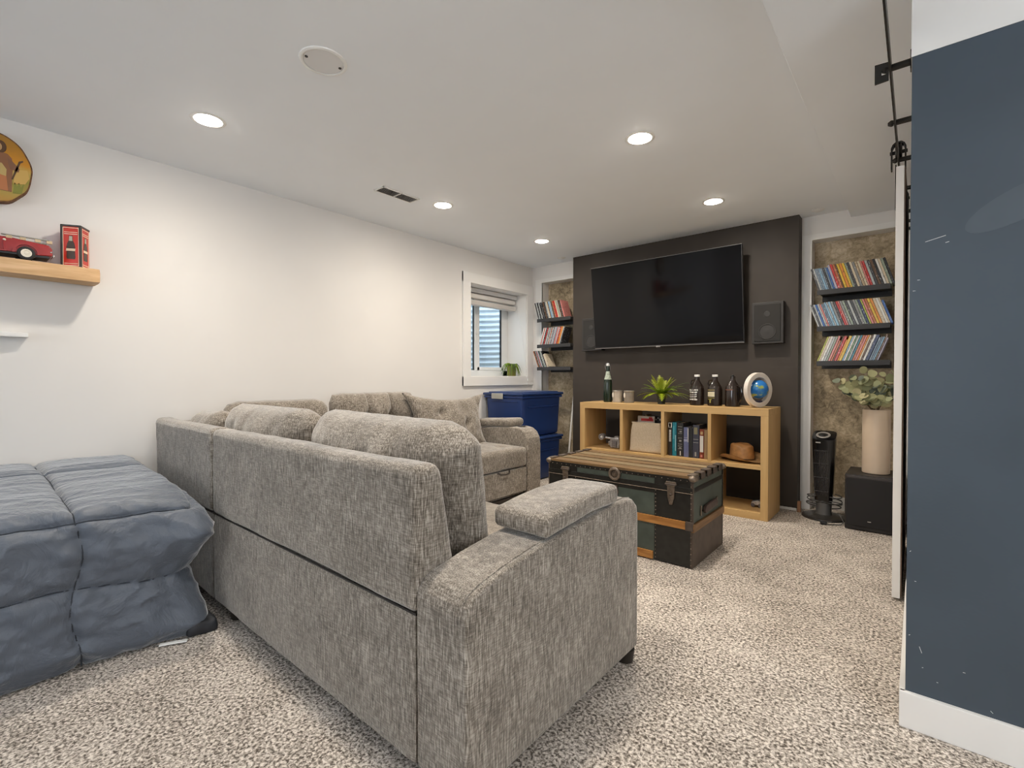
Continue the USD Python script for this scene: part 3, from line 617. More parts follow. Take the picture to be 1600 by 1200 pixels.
# red tin with bottle pictures
tn = thing('drinks_tin', 'tall red tin box printed with a cola bottle on the pine shelf', 'tin', (-3.275, .44, Z0))
TR = plain('tin_red', (.58, .035, .018), .3, var=.06, scale=12); TD = plain('tin_dark', (.05, .045, .04), .4, metal=.3); CREAM = plain('tin_cream', (.80, .62, .45), .4)
ph = math.radians(31); WA, WB, th_ = .082, .085, .212
eE = np.array([-3.222, .452]); dA = np.array([math.sin(ph), math.cos(ph)]); nA = np.array([math.cos(ph), -math.sin(ph)]); dB = -nA; nB = dA
eL = eE - WA * dA; eR = eE + WB * dB; eK = eL + WB * dB
def tinbox(grow, z0, z1, r):
    return rhull([tuple(eL - grow * dA + grow * nA), tuple(eE + grow * dA + grow * nA), tuple(eR + grow * dA - grow * nA), tuple(eK - grow * dA - grow * nA)], z0, z1, r, 'z')
obj('tin_body', tinbox(0, Z0 + .0005, Z0 + th_, .005), TR, tn)
obj('edge_band', tinbox(.0012, Z0 + th_ - .009, Z0 + th_ + .001, .002), TD, tn); obj('edge_band', tinbox(.0008, Z0 + .0005, Z0 + .005, .001), TD, tn)
for c_, k_ in ((eL, 1), (eE, 1)):
    o_ = c_ + (.004 if c_ is eL else -.004) * dA - .004 * nA
    obj('corner_band', cyl((*o_, Z0 + .001), (*o_, Z0 + th_ - .002), .0066, 14), TD, tn)
bot = np.array([(.0, 0), (.017, 0), (.019, .012), (.017, .05), (.0185, .075), (.015, .10), (.009, .118), (.0075, .145), (.009, .15), (0, .15)]) * .82
bp = Polygon(np.vstack([bot, np.c_[-bot[::-1, 0], bot[::-1, 1]]]))
def onface(poly, lv, org, d, n_):
    v, f = ext(poly, -.0006, .0007 * lv, 'z'); P = np.zeros_like(v); P[:, :2] = org + v[:, [0]] * d + v[:, [2]] * n_; P[:, 2] = Z0 + v[:, 1]; return (P, f)
onfront = lambda poly, lv: onface(poly, lv, (eL + eE) / 2, dA, nA)
onside = lambda poly, lv: onface(poly, lv, (eE + eR) / 2, dB, nB)
from shapely import affinity
fr = Polygon([(-.033, .008), (.033, .008), (.033, .199), (-.033, .199)]); frame_ = fr.difference(fr.buffer(-.003))
BOT = plain('bottle_brown', (.055, .03, .018), .25); BGL = plain('bottle_glint', (.45, .42, .33), .3)
for on, kk in ((onfront, 1.0), (onside, 1.0)):
    obj('frame_line', on(frame_, 1), CREAM, tn)
    obj('bottle_print', on(affinity.translate(affinity.scale(bp, 1.15, .95, origin=(0, 0)), 0, .042), 1), BOT, tn)
    obj('bottle_neck_print', on(affinity.translate(affinity.scale(Polygon([(-.007, .1), (.007, .1), (.006, .124), (-.006, .124)]), 1, 1, origin=(0, 0)), 0, .032), 2), BGL, tn)
    obj('bottle_label', on(Polygon([(-.020, .082), (.017, .082), (.019, .094), (-.018, .094)]), 3), CREAM, tn)
    obj('stripe', on(Polygon([(-.027, .165), (.027, .165), (.027, .168), (-.027, .168)]), 1), CREAM, tn)
    obj('stripe', on(Polygon([(-.027, .174), (.027, .174), (.027, .177), (-.027, .177)]), 1), CREAM, tn)
    obj('stripe', on(Polygon([(-.027, .018), (.027, .018), (.027, .021), (-.027, .021)]), 1), CREAM, tn)

# ------------------------------------------------------------------ television wall
tv = thing('television', 'large black flat television tilted down on the black accent wall', 'television', (-1.73, 4.08, 1.30))
def tvx(mesh):
    v, f = V(mesh); v = v.copy(); a = math.radians(6.7)
    # local: y=0 front face plane, z from 0 up
    y, z = v[:, 1].copy(), v[:, 2].copy()
    v[:, 1] = 4.115 + y * math.cos(a) - z * math.sin(a); v[:, 2] = 1.300 + z * math.cos(a) + y * math.sin(a); return (v, f)
A0, A1, HH = -2.412, -1.056, .772
obj('screen', tvx(bx(A0 + .006, A1 - .006, -.0006, .004, .014, HH - .006)), SCREEN, tv)
obj('bezel', tvx(rb(A0, A1, .0005, .030, 0, HH, .003)), BLACK, tv)
SIL = plain('thin_silver', (.26, .25, .24), .35, metal=.8)
obj('bottom_trim', tvx(bx(A0, A1, -.002, .004, -.001, .006)), SIL, tv); obj('top_trim', tvx(bx(A0, A1, -.0005, .004, HH - .002, HH + .0004)), SIL, tv)
obj('logo_plate', tvx(rb(-1.79, -1.75, -.004, .0, -.008, .004, .001)), CHROME, tv)
obj('rear_housing', tvx(rb(A0 + .25, A1 - .25, .028, .060, .06, .48, .01)), BLACK, tv)
obj('wall_mount', [tvx(bx(-1.95, -1.90, .03, .06, .1, .62)), tvx(bx(-1.56, -1.51, .03, .06, .1, .62)), bx(-2.0, -1.46, 4.165, 4.204, 1.60, 1.80)], DARKM, tv)
SPKB = plain('speaker_black', (.028, .026, .025), .55); SPKG = plain('speaker_cloth', (.020, .019, .018), .8, bump=.3, bscale=600)
def wallspeaker(x0, x1, label):
    t = thing('wall_speaker', label, 'speaker', ((x0 + x1) / 2, 4.2, 1.285))
    y0 = 4.135
    v, f = V(rb(x0, x1, y0, 4.204, 1.285, 1.608, .004)); obj('cabinet', (v, f), SPKB, t)
    obj('grille', rb(x0 + .018, x1 - .018, y0 - .006, y0 + .004, 1.303, 1.590, .005), SPKG, t)
    xc = (x0 + x1) / 2
    obj('woofer_ring', lathe([(.050, .004), (.054, .0085), (.060, .0085), (.064, .004)], (xc, y0, 1.378), 36, 'y'), SPKB, t)
    obj('woofer_cone', lathe([(.050, .0062), (.03, .0066), (.016, .0085), (0, .010)], (xc, y0, 1.378), 30, 'y'), SPKB, t)
    obj('tweeter', lathe([(.024, .0055), (.020, .008), (.012, .0075), (0, .010)], (xc, y0, 1.515), 26, 'y'), SPKB, t)
wallspeaker(-1.008, -.785, 'black wall speaker on the accent wall beyond the open side of the television')
wallspeaker(-2.578, -2.355, 'black wall speaker half hidden behind the television on the window side')

# ------------------------------------------------------------------ open bookcase
KX0, KX1, KY0, KY1, KH = -2.352, -.800, 3.746, 4.135, .797
bc = thing('bookcase', 'light birch cube bookcase two rows high under the television', 'bookcase', ((KX0 + KX1) / 2, 3.94, 0))
obj('top_board', rb(KX0, KX1, KY0, KY1, KH - .052, KH, .0015), BIRCH, bc)
obj('bottom_board', rb(KX0 + .05, KX1 - .05, KY0, KY1, 0, .05, .0015), BIRCH, bc)
obj('side_panel', rb(KX0, KX0 + .05, KY0, KY1, 0, KH - .052, .0015), BIRCHV, bc)
obj('side_panel', rb(KX1 - .05, KX1, KY0, KY1, 0, KH - .052, .0015), BIRCHV, bc)
DV = [-1.940, -1.573, -1.205]
cells = [KX0 + .05] + [d for d in DV] + [KX1 - .05]
for d in DV:
    obj('divider', rb(d - .013, d + .013, KY0 + .001, KY1, .05, KH - .052, .001), BIRCHV, bc)
for i in range(4):
    obj('shelf_board', rb(cells[i] + (.013 if i else 0), cells[i + 1] - (.013 if i < 3 else 0), KY0 + .001, KY1, .360, .388, .001), BIRCH, bc)
SH = .388   # upper cube floor
TOPZ = KH

# on top: green swing-top bottle
b = thing('swing_top_bottle', 'tall dark green swing-top bottle at the window end of the bookcase', 'bottle', (-2.17, 3.93, TOPZ))
GREENB = plain('green_bottle_glass', (.007, .018, .009), .08, spec=.7)
c = (-2.17, 3.93, TOPZ)
obj('bottle_glass', lathe([(0, 0), (.036, .0), (.039, .006), (.039, .17), (.034, .205), (.022, .245), (.016, .28), (.0155, .315), (.018, .318), (.018, .328), (0, .328)], c, 28), GREENB, b)
obj('neck_label', lathe([(.0342, .205), (.0226, .245), (.0165, .280)], c, 24), plain('foil_label', (.42, .48, .40), .4, var=.5, scale=90), b)
obj('stopper', lathe([(.012, .326), (.015, .330), (.015, .345), (.008, .352), (0, .353)], c, 18), WHITE, b)
obj('wire_bail', tube([(-2.192, 3.93, TOPZ + .296), (-2.194, 3.925, TOPZ + .33), (-2.186, 3.925, TOPZ + .352), (-2.17, 3.925, TOPZ + .358), (-2.154, 3.925, TOPZ + .352), (-2.146, 3.925, TOPZ + .33), (-2.148, 3.93, TOPZ + .296)], .0022, 6), CHROME, b)
# candle jars
for (x, lb, col) in ((-2.072, 'pale grey candle jar with oval tag next to the green bottle', (.42, .38, .32)), (-1.958, 'darker grey candle jar with oval tag on the fern side', (.22, .195, .165))):
    t = thing('candle_jar', lb, 'candle', (x, 3.93, TOPZ))
    cc = (x, 3.93, TOPZ)
    obj('jar', lathe([(0, 0), (.040, 0), (.043, .004), (.043, .092), (.041, .094), (0, .094)], cc, 30), plain('jar_' + str(int(col[0] * 100)), col, .25, var=.1, scale=30), t)
    obj('lid', lathe([(0, .108), (.044, .108), (.046, .106), (.046, .098), (.044, .094), (0, .094)], cc, 30), plain('pewter', (.45, .42, .38), .35, metal=.7), t)
    a = math.atan2(-3.93, -x) + .35
    # oval tag lying on the jar
    vv, ff = ext(affinity.scale(Point(0, 0).buffer(1, 16), .017, .024), 0, .0015, 'z')
    ang = math.radians(-128)
    base = np.array([x + .0435 * math.cos(ang), 3.93 + .0435 * math.sin(ang), TOPZ + .066]); nrm = np.array([math.cos(ang), math.sin(ang), 0]); tg = np.array([-math.sin(ang), math.cos(ang), 0])
    obj('tag', (base + vv[:, [0]] * tg + vv[:, [1]] * np.array([0, 0, 1]) + vv[:, [2]] * nrm, ff), plain('tag_white', (.75, .72, .65), .6), t)
# fern
random.seed(5); rng = np.random.default_rng(5)
t = thing('potted_fern', 'bright green fern in a small black pot on the bookcase', 'potted plant', (-1.66, 3.93, TOPZ))
fc = np.array([-1.66, 3.93, TOPZ])
obj('pot', lathe([(0, 0), (.030, 0), (.037, .072), (.040, .075), (.040, .082), (.036, .082), (.035, .074), (0, .072)], fc, 26), plain('pot_black', (.02, .024, .022), .6), t)
FERN = [usdkit.material(stage, L + f'fern_{i}', {'p': ('principled_bsdf', {'base_color': c_, 'roughness': .45}), 't': ('translucent_bsdf', {'color': c_}), 'x': ('mix_closure', {'fac': .3})}, [('p.BSDF', 'x.closure1'), ('t.BSDF', 'x.closure2')], surface='x.closure') for i, c_ in enumerate([(.36, .46, .02), (.24, .37, .025), (.45, .51, .05), (.10, .17, .045)])]
def frond(base, az, ln, rise, droop, wmax, nl=15):
    d = np.array([math.cos(az), math.sin(az), 0]); s = np.array([-math.sin(az), math.cos(az), 0]); P = []
    for i in range(nl + 1):
        u = i / nl; P.append(base + d * ln * u * (1 - .1 * u) + np.array([0, 0, rise * u - droop * u * u]))
    P = np.array(P); vs, fs = [], []
    def tri(a, b, c_): k = len(vs); vs.extend([a, b, c_]); fs.append((k, k + 1, k + 2))
    for i in range(nl):
        a, b_ = P[i], P[i + 1]; u = (i + .5) / nl; T = (b_ - a); L_ = wmax * math.sin(math.pi * min(1, u * .86 + .12)) ** .8
        for sg in (-1, 1):
            tip = (a + b_) / 2 + s * sg * L_ + T * 1.1 + np.array([0, 0, -.10 * L_])
            tri(a, b_ if sg < 0 else tip, tip if sg < 0 else b_)
            tri(a - [0, 0, .0006], tip - np.array([0, 0, .0006]) if sg < 0 else b_ - np.array([0, 0, .0006]), b_ - np.array([0, 0, .0006]) if sg < 0 else tip - np.array([0, 0, .0006]))
    return cat([(np.array(vs), np.array(fs)), tube(P, np.linspace(.0016, .0005, len(P)), 4)])
for i in range(34):
    az = 2 * math.pi * i / 34 * 2.4 + rng.uniform(-.2, .2); inner = i % 3
    ln = [.235, .20, .13][inner] * rng.uniform(.85, 1.12); rise = [.085, .155, .20][inner] * rng.uniform(.85, 1.1); droop = [.10, .09, .06][inner] * rng.uniform(.8, 1.2)
    yk = .62 if math.sin(az) > 0 else .85
    obj('frond', frond(fc + np.array([0, 0, .078]), az, ln * (1 if abs(math.sin(az)) < .5 else yk), rise, droop, .034), FERN[i % 3], t, smooth=False)
for (az, ln, rise, droop) in ((.05, .26, .20, .17), (-.35, .25, .14, .16), (-.75, .21, .06, .08), (.35, .27, .22, .12), (3.3, .24, .12, .12)):
    obj('frond', frond(fc + np.array([0, 0, .078]), az, ln, rise, droop, .013, 18), FERN[3], t, smooth=False, label='thin dark trailing frond')
# growlers
AMB = plain('amber_glass', (.018, .011, .008), .08, spec=.7); LBLW = plain('label_white', (.82, .82, .80), .6)
def cyltext(txt, h, R, c, z, ang):
    tm = meshkit.text_mesh(txt, h, .0008, True); v = np.array(tm.vertices); v[:, 0] -= (v[:, 0].max() + v[:, 0].min()) / 2
    a = math.radians(ang) + v[:, 0] / R; r = R + v[:, 2]
    return (np.c_[c[0] + r * np.cos(a), c[1] + r * np.sin(a), c[2] + z + v[:, 1]], np.array(tm.faces))
def cylpatch(w, z0, z1, R, c, ang, n=10):
    a = np.linspace(-w / 2 / R, w / 2 / R, n) + math.radians(ang); vs, fs = [], []
    for t_ in a: vs += [(c[0] + R * math.cos(t_), c[1] + R * math.sin(t_), c[2] + z0), (c[0] + R * math.cos(t_), c[1] + R * math.sin(t_), c[2] + z1)]
    for i in range(n - 1): fs += [(2 * i, 2 * i + 2, 2 * i + 3), (2 * i, 2 * i + 3, 2 * i + 1)]
    return (np.array(vs), np.array(fs))
def growler(c, label, cap=True, k=1.0):
    t = thing('growler', label, 'jug', c)
    obj('jug_glass', lathe([(0, 0), (.050, 0), (.055, .006), (.055, .125), (.050, .150), (.034, .178), (.021, .200), (.018, .215), (.018, .232), (0, .232)], c, 36), AMB, t)
    if cap: obj('cap', lathe([(0, .247), (.020, .247), (.021, .245), (.021, .230), (.018, .229)], c, 24), WHITE, t)
    else:
        obj('stopper', lathe([(0, .245), (.008, .244), (.011, .238), (.009, .230)], c, 16), BLACK, t)
    return t
c1 = (-1.362, 3.93, TOPZ); g = growler(c1, 'dark growler with lines of white lettering and a white cap beside the fern')
g1a = -109
obj('lettering', cyltext('MILL LAKE', .0125, .0552, c1, .118, g1a), LBLW, g, smooth=False)
for i, (z, w) in enumerate(((.102, .078), (.086, .072), (.071, .074), (.058, .06), (.043, .080))):
    for q in range(3): obj('lettering', cylpatch(w * .29, z, z + (.008 if i in (0, 4) else .0055), .0556, c1, g1a + (q - 1) * math.degrees(w * .34 / .0556)), LBLW if i in (0, 2, 4) else plain('label_grey', (.5, .5, .48), .6), g, smooth=False)
obj('handle', tube([(c1[0] - .02, c1[1] + .0, TOPZ + .205), (c1[0] - .042, c1[1], TOPZ + .200), (c1[0] - .050, c1[1], TOPZ + .180), (c1[0] - .043, c1[1], TOPZ + .160)], .006, 8), AMB, g)
c2 = (-1.222, 3.93, TOPZ); g = growler(c2, 'dark growler with a blank cream label and a white cap')
obj('label', cylpatch(.066, .074, .112, .0556, c2, -110), plain('label_cream', (.62, .58, .42), .6), g)
obj('label_print', [cylpatch(.066, .062, .066, .0556, c2, -110), cylpatch(.040, .050, .054, .0556, c2, -118), cylpatch(.012, .025, .05, .0556, c2, -112)], plain('label_olive', (.34, .32, .08), .6), g)
obj('label_border', cylpatch(.066, .118, .132, .0556, c2, -110), plain('label_gold', (.16, .13, .06), .5, var=.6, scale=200), g)
obj('handle', tube([(c2[0] - .02, c2[1] + .0, TOPZ + .205), (c2[0] - .046, c2[1], TOPZ + .200), (c2[0] - .055, c2[1], TOPZ + .180), (c2[0] - .045, c2[1], TOPZ + .158)], .006, 8), AMB, g)
c3 = (-1.090, 3.93, TOPZ); g = growler(c3, 'uncapped dark glass jug with a big side handle next to the globe', False)
obj('handle', tube([(c3[0] + .035, c3[1] - .02, TOPZ + .165), (c3[0] + .066, c3[1] - .03, TOPZ + .150), (c3[0] + .074, c3[1] - .03, TOPZ + .11), (c3[0] + .070, c3[1] - .03, TOPZ + .06), (c3[0] + .052, c3[1] - .02, TOPZ + .035)], .007, 8), AMB, g)
obj('band_print', cylpatch(.066, .128, .131, .0556, c3, -106), plain('band_rust', (.35, .12, .06), .5), g)
# globe in ring
gc = np.array([-.905, 3.90, TOPZ + .131])
t = thing('globe_stand', 'blue globe floating inside a white ring on the bookcase end', 'globe', (gc[0], gc[1], TOPZ))
naz = 63
def ringx(mesh): return xf(mesh, rz=naz, loc=gc)
obj('ring', ringx(lathe([(.093, .015), (.096, .018), (.126, .018), (.130, .015), (.130, -.015), (.126, -.018), (.096, -.018), (.093, -.015), (.093, .015)], (0, 0, 0), 64, 'y')), plain('ring_white', (.72, .66, .60), .4), t)
obj('magnet_base', ringx(rb(-.035, .035, -.015, .015, -.100, -.078, .006)), plain('base_dark', (.03, .025, .05), .4), t)
nodes = {'t': ('texture_coordinate', {}), 'n': ('noise_texture', {'scale': 22.0, 'detail': 5.0}), 'n2': ('noise_texture', {'scale': 90.0, 'detail': 3.0}),
         'r': ('rgb_ramp', {'ramp': [(.0, (.01, .09, .33)), (.50, (.02, .16, .48)), (.56, (.05, .22, .40)), (.60, (.30, .36, .08)), (.75, (.45, .42, .15))]}), 'p': ('principled_bsdf', {'roughness': .2})}
EARTH = usdkit.material(stage, L + 'globe_map', nodes, [('t.object', 'n.vector'), ('n.fac', 'r.fac'), ('r.color', 'p.base_color')], surface='p.BSDF')
obj('globe_ball', sphere(gc + np.array([0, 0, .006]), .070, 3), EARTH, t, smooth=True)

# in the cubes: silver toy craft
SILT = plain('toy_silver', (.45, .44, .45), .3, metal=.7, var=.3, scale=60); DGREY = plain('toy_dark', (.09, .08, .09), .5)
sc = np.array([-2.058, 3.91, SH])
t = thing('toy_spacecraft', 'small silver toy spacecraft with round engine pods in the first cube', 'toy', tuple(sc))
obj('hull', [rhull([(-.045, .012), (-.052, .05), (-.04, .09), (.04, .09), (.052, .05), (.045, .012)], -.045, .05, .006, 'y')], SILT, t) if False else None
h_ = rhull([(-.042, .004), (-.052, .05), (-.040, .092), (.040, .092), (.052, .05), (.042, .004)], -.06, .05, .006, 'y')
obj('hull', (V(h_)[0] + sc, V(h_)[1]), SILT, t)
obj('front_plate', [bx(sc[0] - .022, sc[0] + .022, sc[1] - .064, sc[1] - .058, SH + .012, SH + .066)], DGREY, t)
for i in range(5): obj('vent_bar', bx(sc[0] - .018, sc[0] + .018, sc[1] - .067, sc[1] - .063, SH + .016 + i * .010, SH + .021 + i * .010), SILT, t)
obj('dome', sphere(sc + np.array([0, -.005, .092]), .030, 2, (1.1, 1, .55)), SILT, t, smooth=True)
for sgn, yo in ((-1, 0.0), (1, .05)):
    arm_ = [sc + np.array([sgn * .045, yo * .5, .078]), sc + np.array([sgn * .13, yo * .8 - .02, .088])] if sgn < 0 else [sc + np.array([.045, 0, .078]), sc + np.array([.072, 0, .078])]
    obj('wing', tube([arm_[0], (arm_[0] + arm_[1]) / 2, arm_[1]], .011, 8), SILT, t)
pc = sc + np.array([-.14, -.03, .092])
pod = obj('engine_pod', lathe([(.016, .018), (.018, .022), (.027, .022), (.030, .016), (.030, -.02), (.020, -.03), (0, -.03)], pc, 24, 'y'), SILT, t)
obj('pod_core', [lathe([(0, .020), (.008, .020), (.010, .012), (0, .010)], pc, 12, 'y')] + [xf(bx(.006, .020, -.018, -.014, -.0018, .0018), ry=60 * k_, loc=pc) for k_ in range(6)], WHITE, pod)
obj('intake', lathe([(0, .012), (.017, .012)], pc, 18, 'y'), DGREY, pod)
for sgn in (-1, 1): obj('side_tank', (V(rb(-.012, .012, -.05, .03, .022, .062, .008))[0] + sc + np.array([sgn * .060, 0, 0]), V(rb(-.012, .012, -.05, .03, .022, .062, .008))[1]), SILT, t)
# woven bin with magazines
t = thing('fabric_bin', 'beige linen bin in the second cube', 'bin', (-1.745, 3.90, SH))
LIN = fabric('linen', (.46, .37, .26), (.56, .46, .335), (.64, .54, .41), 420, 60, .15)
bx0, bx1, byy0, byy1, bh = -1.893, -1.592, 3.79, 4.06, .258
def taper(p, n, q):
    p = p.copy(); u = (p[:, 2] - SH) / bh; xc, yc = (bx0 + bx1) / 2, (byy0 + byy1) / 2
    p[:, 0] = xc + (p[:, 0] - xc) * (1 - .16 * u) ; p[:, 1] = yc + (p[:, 1] - yc) * (1 - .08 * u)
    return p + n * ((meshkit.fbm(p * 14, 3, 2) - .5) * .014)[:, None] * (np.abs(n[:, [2]]) < .7)
outer = softbox(bx0, bx1, byy0, byy1, SH + .001, SH + bh, .018, .016, taper)
v, f = outer; keep = ~np.all(v[f][:, :, 2] > SH + bh - .012, axis=1); obj('bin_body', (v, f[keep]), LIN, t)
v2, f2 = softbox(bx0 + .008, bx1 - .008, byy0 + .008, byy1 - .008, SH + .004, SH + bh, .016, .02, taper); keep = ~np.all(v2[f2][:, :, 2] > SH + bh - .012, axis=1); obj('bin_lining', (v2, f2[keep][:, ::-1]), LIN, t)
rimz = SH + bh - .008
obj('rim_hem', tube([( (bx0 + bx1) / 2 + sx * .123, (byy0 + byy1) / 2 + sy * .122, rimz) for sx, sy in ((-1, -1), (0, -1.0), (1, -1), (1, 0), (1, 1), (0, 1), (-1, 1), (-1, 0))], .005, 6, True), LIN, t)
def mag(label, x0, x1, y, tilt, top, colr, lines):
    t = thing('magazine', label, 'magazine', ((x0 + x1) / 2, y, SH + .01), 'magazines standing in the linen bin')
    def P(m_): 
        v, f = V(m_); return xf((v - np.array([(x0 + x1) / 2, 0, 0]), f), ry=tilt, loc=((x0 + x1) / 2, y, SH + .012))
    obj('cover', P(bx(x0, x1, -.005, .005, 0, top)), colr, t)
    for (a, b_, z0, z1, cc) in lines: obj('cover_print', P(bx(a, b_, -.0058, -.0048, z0, z1)), cc, t)
MW = plain('magazine_white', (.66, .58, .52), .4); MR = plain('magazine_red', (.58, .03, .03), .4); MK = plain('magazine_black', (.025, .025, .025), .4)
mag('white magazine with a red cover blaze standing in the linen bin', -1.850, -1.70, 3.885, 0, .290, MW, [(-1.82, -1.71, .248, .270, MR), (-1.75, -1.72, .262, .282, MR)])
mag('black and white patterned magazine standing in the linen bin', -1.722, -1.632, 3.93, 0, .296, MK, [(-1.71 + .018 * i, -1.70 + .018 * i, .255 + .012 * (i % 2), .270 + .012 * (i % 2), plain('magazine_grey', (.6, .6, .6), .4)) for i in range(4)])
single('picture_frame_edge', xf(rb(-.008, .008, -.05, .05, 0, .30, .002), ry=9, loc=(-1.845, 3.985, SH + .014)), wood('frame_wood', (.36, .22, .10), (.5, .34, .17), 'z'), 'narrow wooden frame standing on edge behind the magazines', 'picture frame')
# books
def book(x0, x1, h, d, col, label, bits=(), lean=0, name='book'):
    t = thing(name, label, 'book', ((x0 + x1) / 2, 3.93, SH), 'books in the third cube')
    y0 = 3.80; w = x1 - x0
    def P(m_):
        v, f = V(m_); return xf((v, f), ry=lean, loc=(x0, 0, SH + .0012))
    obj('cover', [P(rhull([(0, y0 + .004), (w * .5, y0), (w, y0 + .004), (w, y0 + .012), (0, y0 + .012)], 0, h, .0012, 'z')), P(bx(0, .002, y0 + .006, y0 + d, 0, h)), P(bx(w - .002, w, y0 + .006, y0 + d, 0, h))], col, t)
    obj('pages', P(bx(.0022, w - .0022, y0 + .010, y0 + d - .004, .003, h - .004)), plain('paper', (.62, .57, .48), .8), t)
    for (a, b_, z0, z1, cc) in bits: obj('spine_print', P(bx(a * w, b_ * w, y0 - .0008, y0 + .003, z0 * h, z1 * h)), cc, t)
P_ = lambda n_, c_: plain('print_' + n_, c_, .5)
pw, pg_, pd, pcr, pt = P_('white', (.72, .70, .66)), P_('grey', (.33, .32, .30)), P_('dark', (.03, .03, .03)), P_('cream', (.70, .60, .50)), P_('tan', (.5, .36, .18))
book(-1.548, -1.516, .268, .16, plain('book_dark', (.03, .025, .022), .5), 'dark paperback with a pale portrait top and white lettering, first in the row', [(.1, .95, .84, .99, pw), (.25, .7, .85, .97, pt)] + [(.28, .78, .42 + .052 * i, .46 + .052 * i, pw) for i in range(7)])
book(-1.514, -1.480, .270, .17, plain('book_teal', (.02, .22, .30), .4, var=.25, scale=50), 'teal hardback beside the dark paperback', [(.72, .92, .15, .62, P_('pale_teal', (.35, .55, .62))), (.2, .55, .5, .9, P_('light_teal', (.08, .36, .44)))])
book(-1.477, -1.426, .268, .18, plain('book_black', (.022, .022, .022), .5), 'thick black hardback with grey title bars', [(.2, .85, z, z + .012, pg_) for z in (.88, .80, .68, .54, .36, .30, .22)] + [(.45, .8, .72, .76, pg_), (.4, .75, .44, .49, pg_), (.4, .75, .24, .27, pg_), (.5, .65, .03, .16, pw)])
book(-1.422, -1.382, .236, .17, plain('book_lilac', (.14, .16, .30), .5, var=.15, scale=30), 'periwinkle blue book with a pale spine band', [(.08, .9, .52, .60, P_('pale_lilac', (.34, .36, .52))), (.08, .9, .64, .66, P_('pale_lilac', (.34, .36, .52))), (.85, .97, .5, .97, pw)])
book(-1.380, -1.352, .234, .17, plain('book_charcoal', (.026, .027, .03), .5), 'slim charcoal book between the blue and slate volumes')
book(-1.349, -1.300, .258, .18, plain('book_slate', (.055, .058, .085), .5), 'thick slate hardback with a gold title panel', [(.2, .75, .72, .93, P_('gold', (.22, .20, .12))), (.1, .9, .56, .575, pg_), (.1, .9, .46, .475, pg_), (.35, .6, .05, .18, pg_)])
book(-1.297, -1.264, .228, .16, plain('book_maroon', (.22, .045, .02), .5), 'white-spined book with maroon ends', [(.12, .92, .22, .78, pw), (.3, .7, .05, .13, P_('pink', (.6, .25, .22))), (.25, .8, .82, .92, pt)])
book(-1.262, -1.238, .226, .16, plain('book_tan', (.33, .22, .12), .5), 'tan book at the end of the row beside the cube divider', lean=0)
# cowboy hat
hc = np.array([-1.021, 3.93, SH + .001])
t = thing('cowboy_hat', 'tan leather cowboy hat with curled brim in the end cube', 'hat', tuple(hc))
LEA = plain('hat_leather', (.47, .235, .085), .35, var=.25, scale=25, bump=.15, bscale=120); LEAB = plain('hat_brim', (.48, .29, .13), .5, var=.2, scale=30)
Tn, Rn = 64, 12; vs = []
for i in range(Rn + 1):
    u = i / Rn
    for j in range(Tn):
        a = 2 * math.pi * j / Tn; rx = .078 + (.142 - .078) * u; ry_ = .092 + (.168 - .092) * u
        z = .012 + .045 * (u ** 1.6) * (math.cos(a) ** 2) ** 1.2 - .006 * u * math.sin(a) ** 2
        vs.append((rx * math.cos(a), ry_ * math.sin(a), z))
fs = []
for i in range(Rn):
    for j in range(Tn):
        j2 = (j + 1) % Tn; fs += [(i * Tn + j, (i + 1) * Tn + j, (i + 1) * Tn + j2), (i * Tn + j, (i + 1) * Tn + j2, i * Tn + j2)]
vs = np.array(vs); fs = np.array(fs); low = vs - np.array([0, 0, .0035])
HR = trimesh.transformations.rotation_matrix(math.radians(62), (0, 0, 1))[:3, :3]
def hx(m_): v, f = V(m_); return (v @ HR.T * np.array([1, 1, 1]) + hc, f)
obj('brim', hx((np.vstack([vs, low]), np.vstack([fs, fs[:, ::-1] + len(vs)]))), LEAB, t, smooth=True)
cv = []; Cn = 14
for i in range(Cn + 1):
    u = i / Cn; hgt = .012 + .120 * math.sin(min(1, u * 1.25) * math.pi / 2); k = (1 - max(0, u - .55) / .45) ** .55 if u > .55 else 1.0
    k *= 1 - .10 * min(1, u / .6)
    for j in range(Tn):
        a = 2 * math.pi * j / Tn; rx, ry_ = .079 * k, .094 * k
        x, y = rx * math.cos(a), ry_ * math.sin(a)
        z = hgt - .028 * math.exp(-((x / .020) ** 2)) * (u > .6) * min(1, (u - .6) / .3) - .030 * math.exp(-(((abs(x) - .052) / .022) ** 2 + ((y + .065) / .03) ** 2)) * u
        cv.append((x, y, z))
cf = []
for i in range(Cn):
    for j in range(Tn):
        j2 = (j + 1) % Tn; cf += [(i * Tn + j, i * Tn + j2, (i + 1) * Tn + j2), (i * Tn + j, (i + 1) * Tn + j2, (i + 1) * Tn + j)]
obj('crown', hx((np.array(cv), np.array(cf))), LEA, t, smooth=True)
obj('hat_band', hx(tube([(.0805 * math.cos(a), .0955 * math.sin(a), .020) for a in np.linspace(0, 2 * math.pi, 48, endpoint=False)], .004, 6, True)), plain('hat_band', (.10, .05, .02), .5), t)
# small grey gadget in the bottom cube
t = thing('toy_rover', 'small grey toy on the floor of the bottom end cube', 'toy', (-.93, 3.93, .051))
obj('toy_body', [rhull([(-.95 + .0, .066), (-.945, .092), (-.90, .104), (-.87, .09), (-.868, .066)], 3.90, 3.96, .006, 'y')], SILT, t)
for x in (-.935, -.885):
    for y in (3.905, 3.955): obj('toy_wheel', lathe([(0, -.006), (.014, -.006), (.0155, 0), (.014, .006), (0, .006)], (x, y, .067), 16, 'y'), DGREY, t)

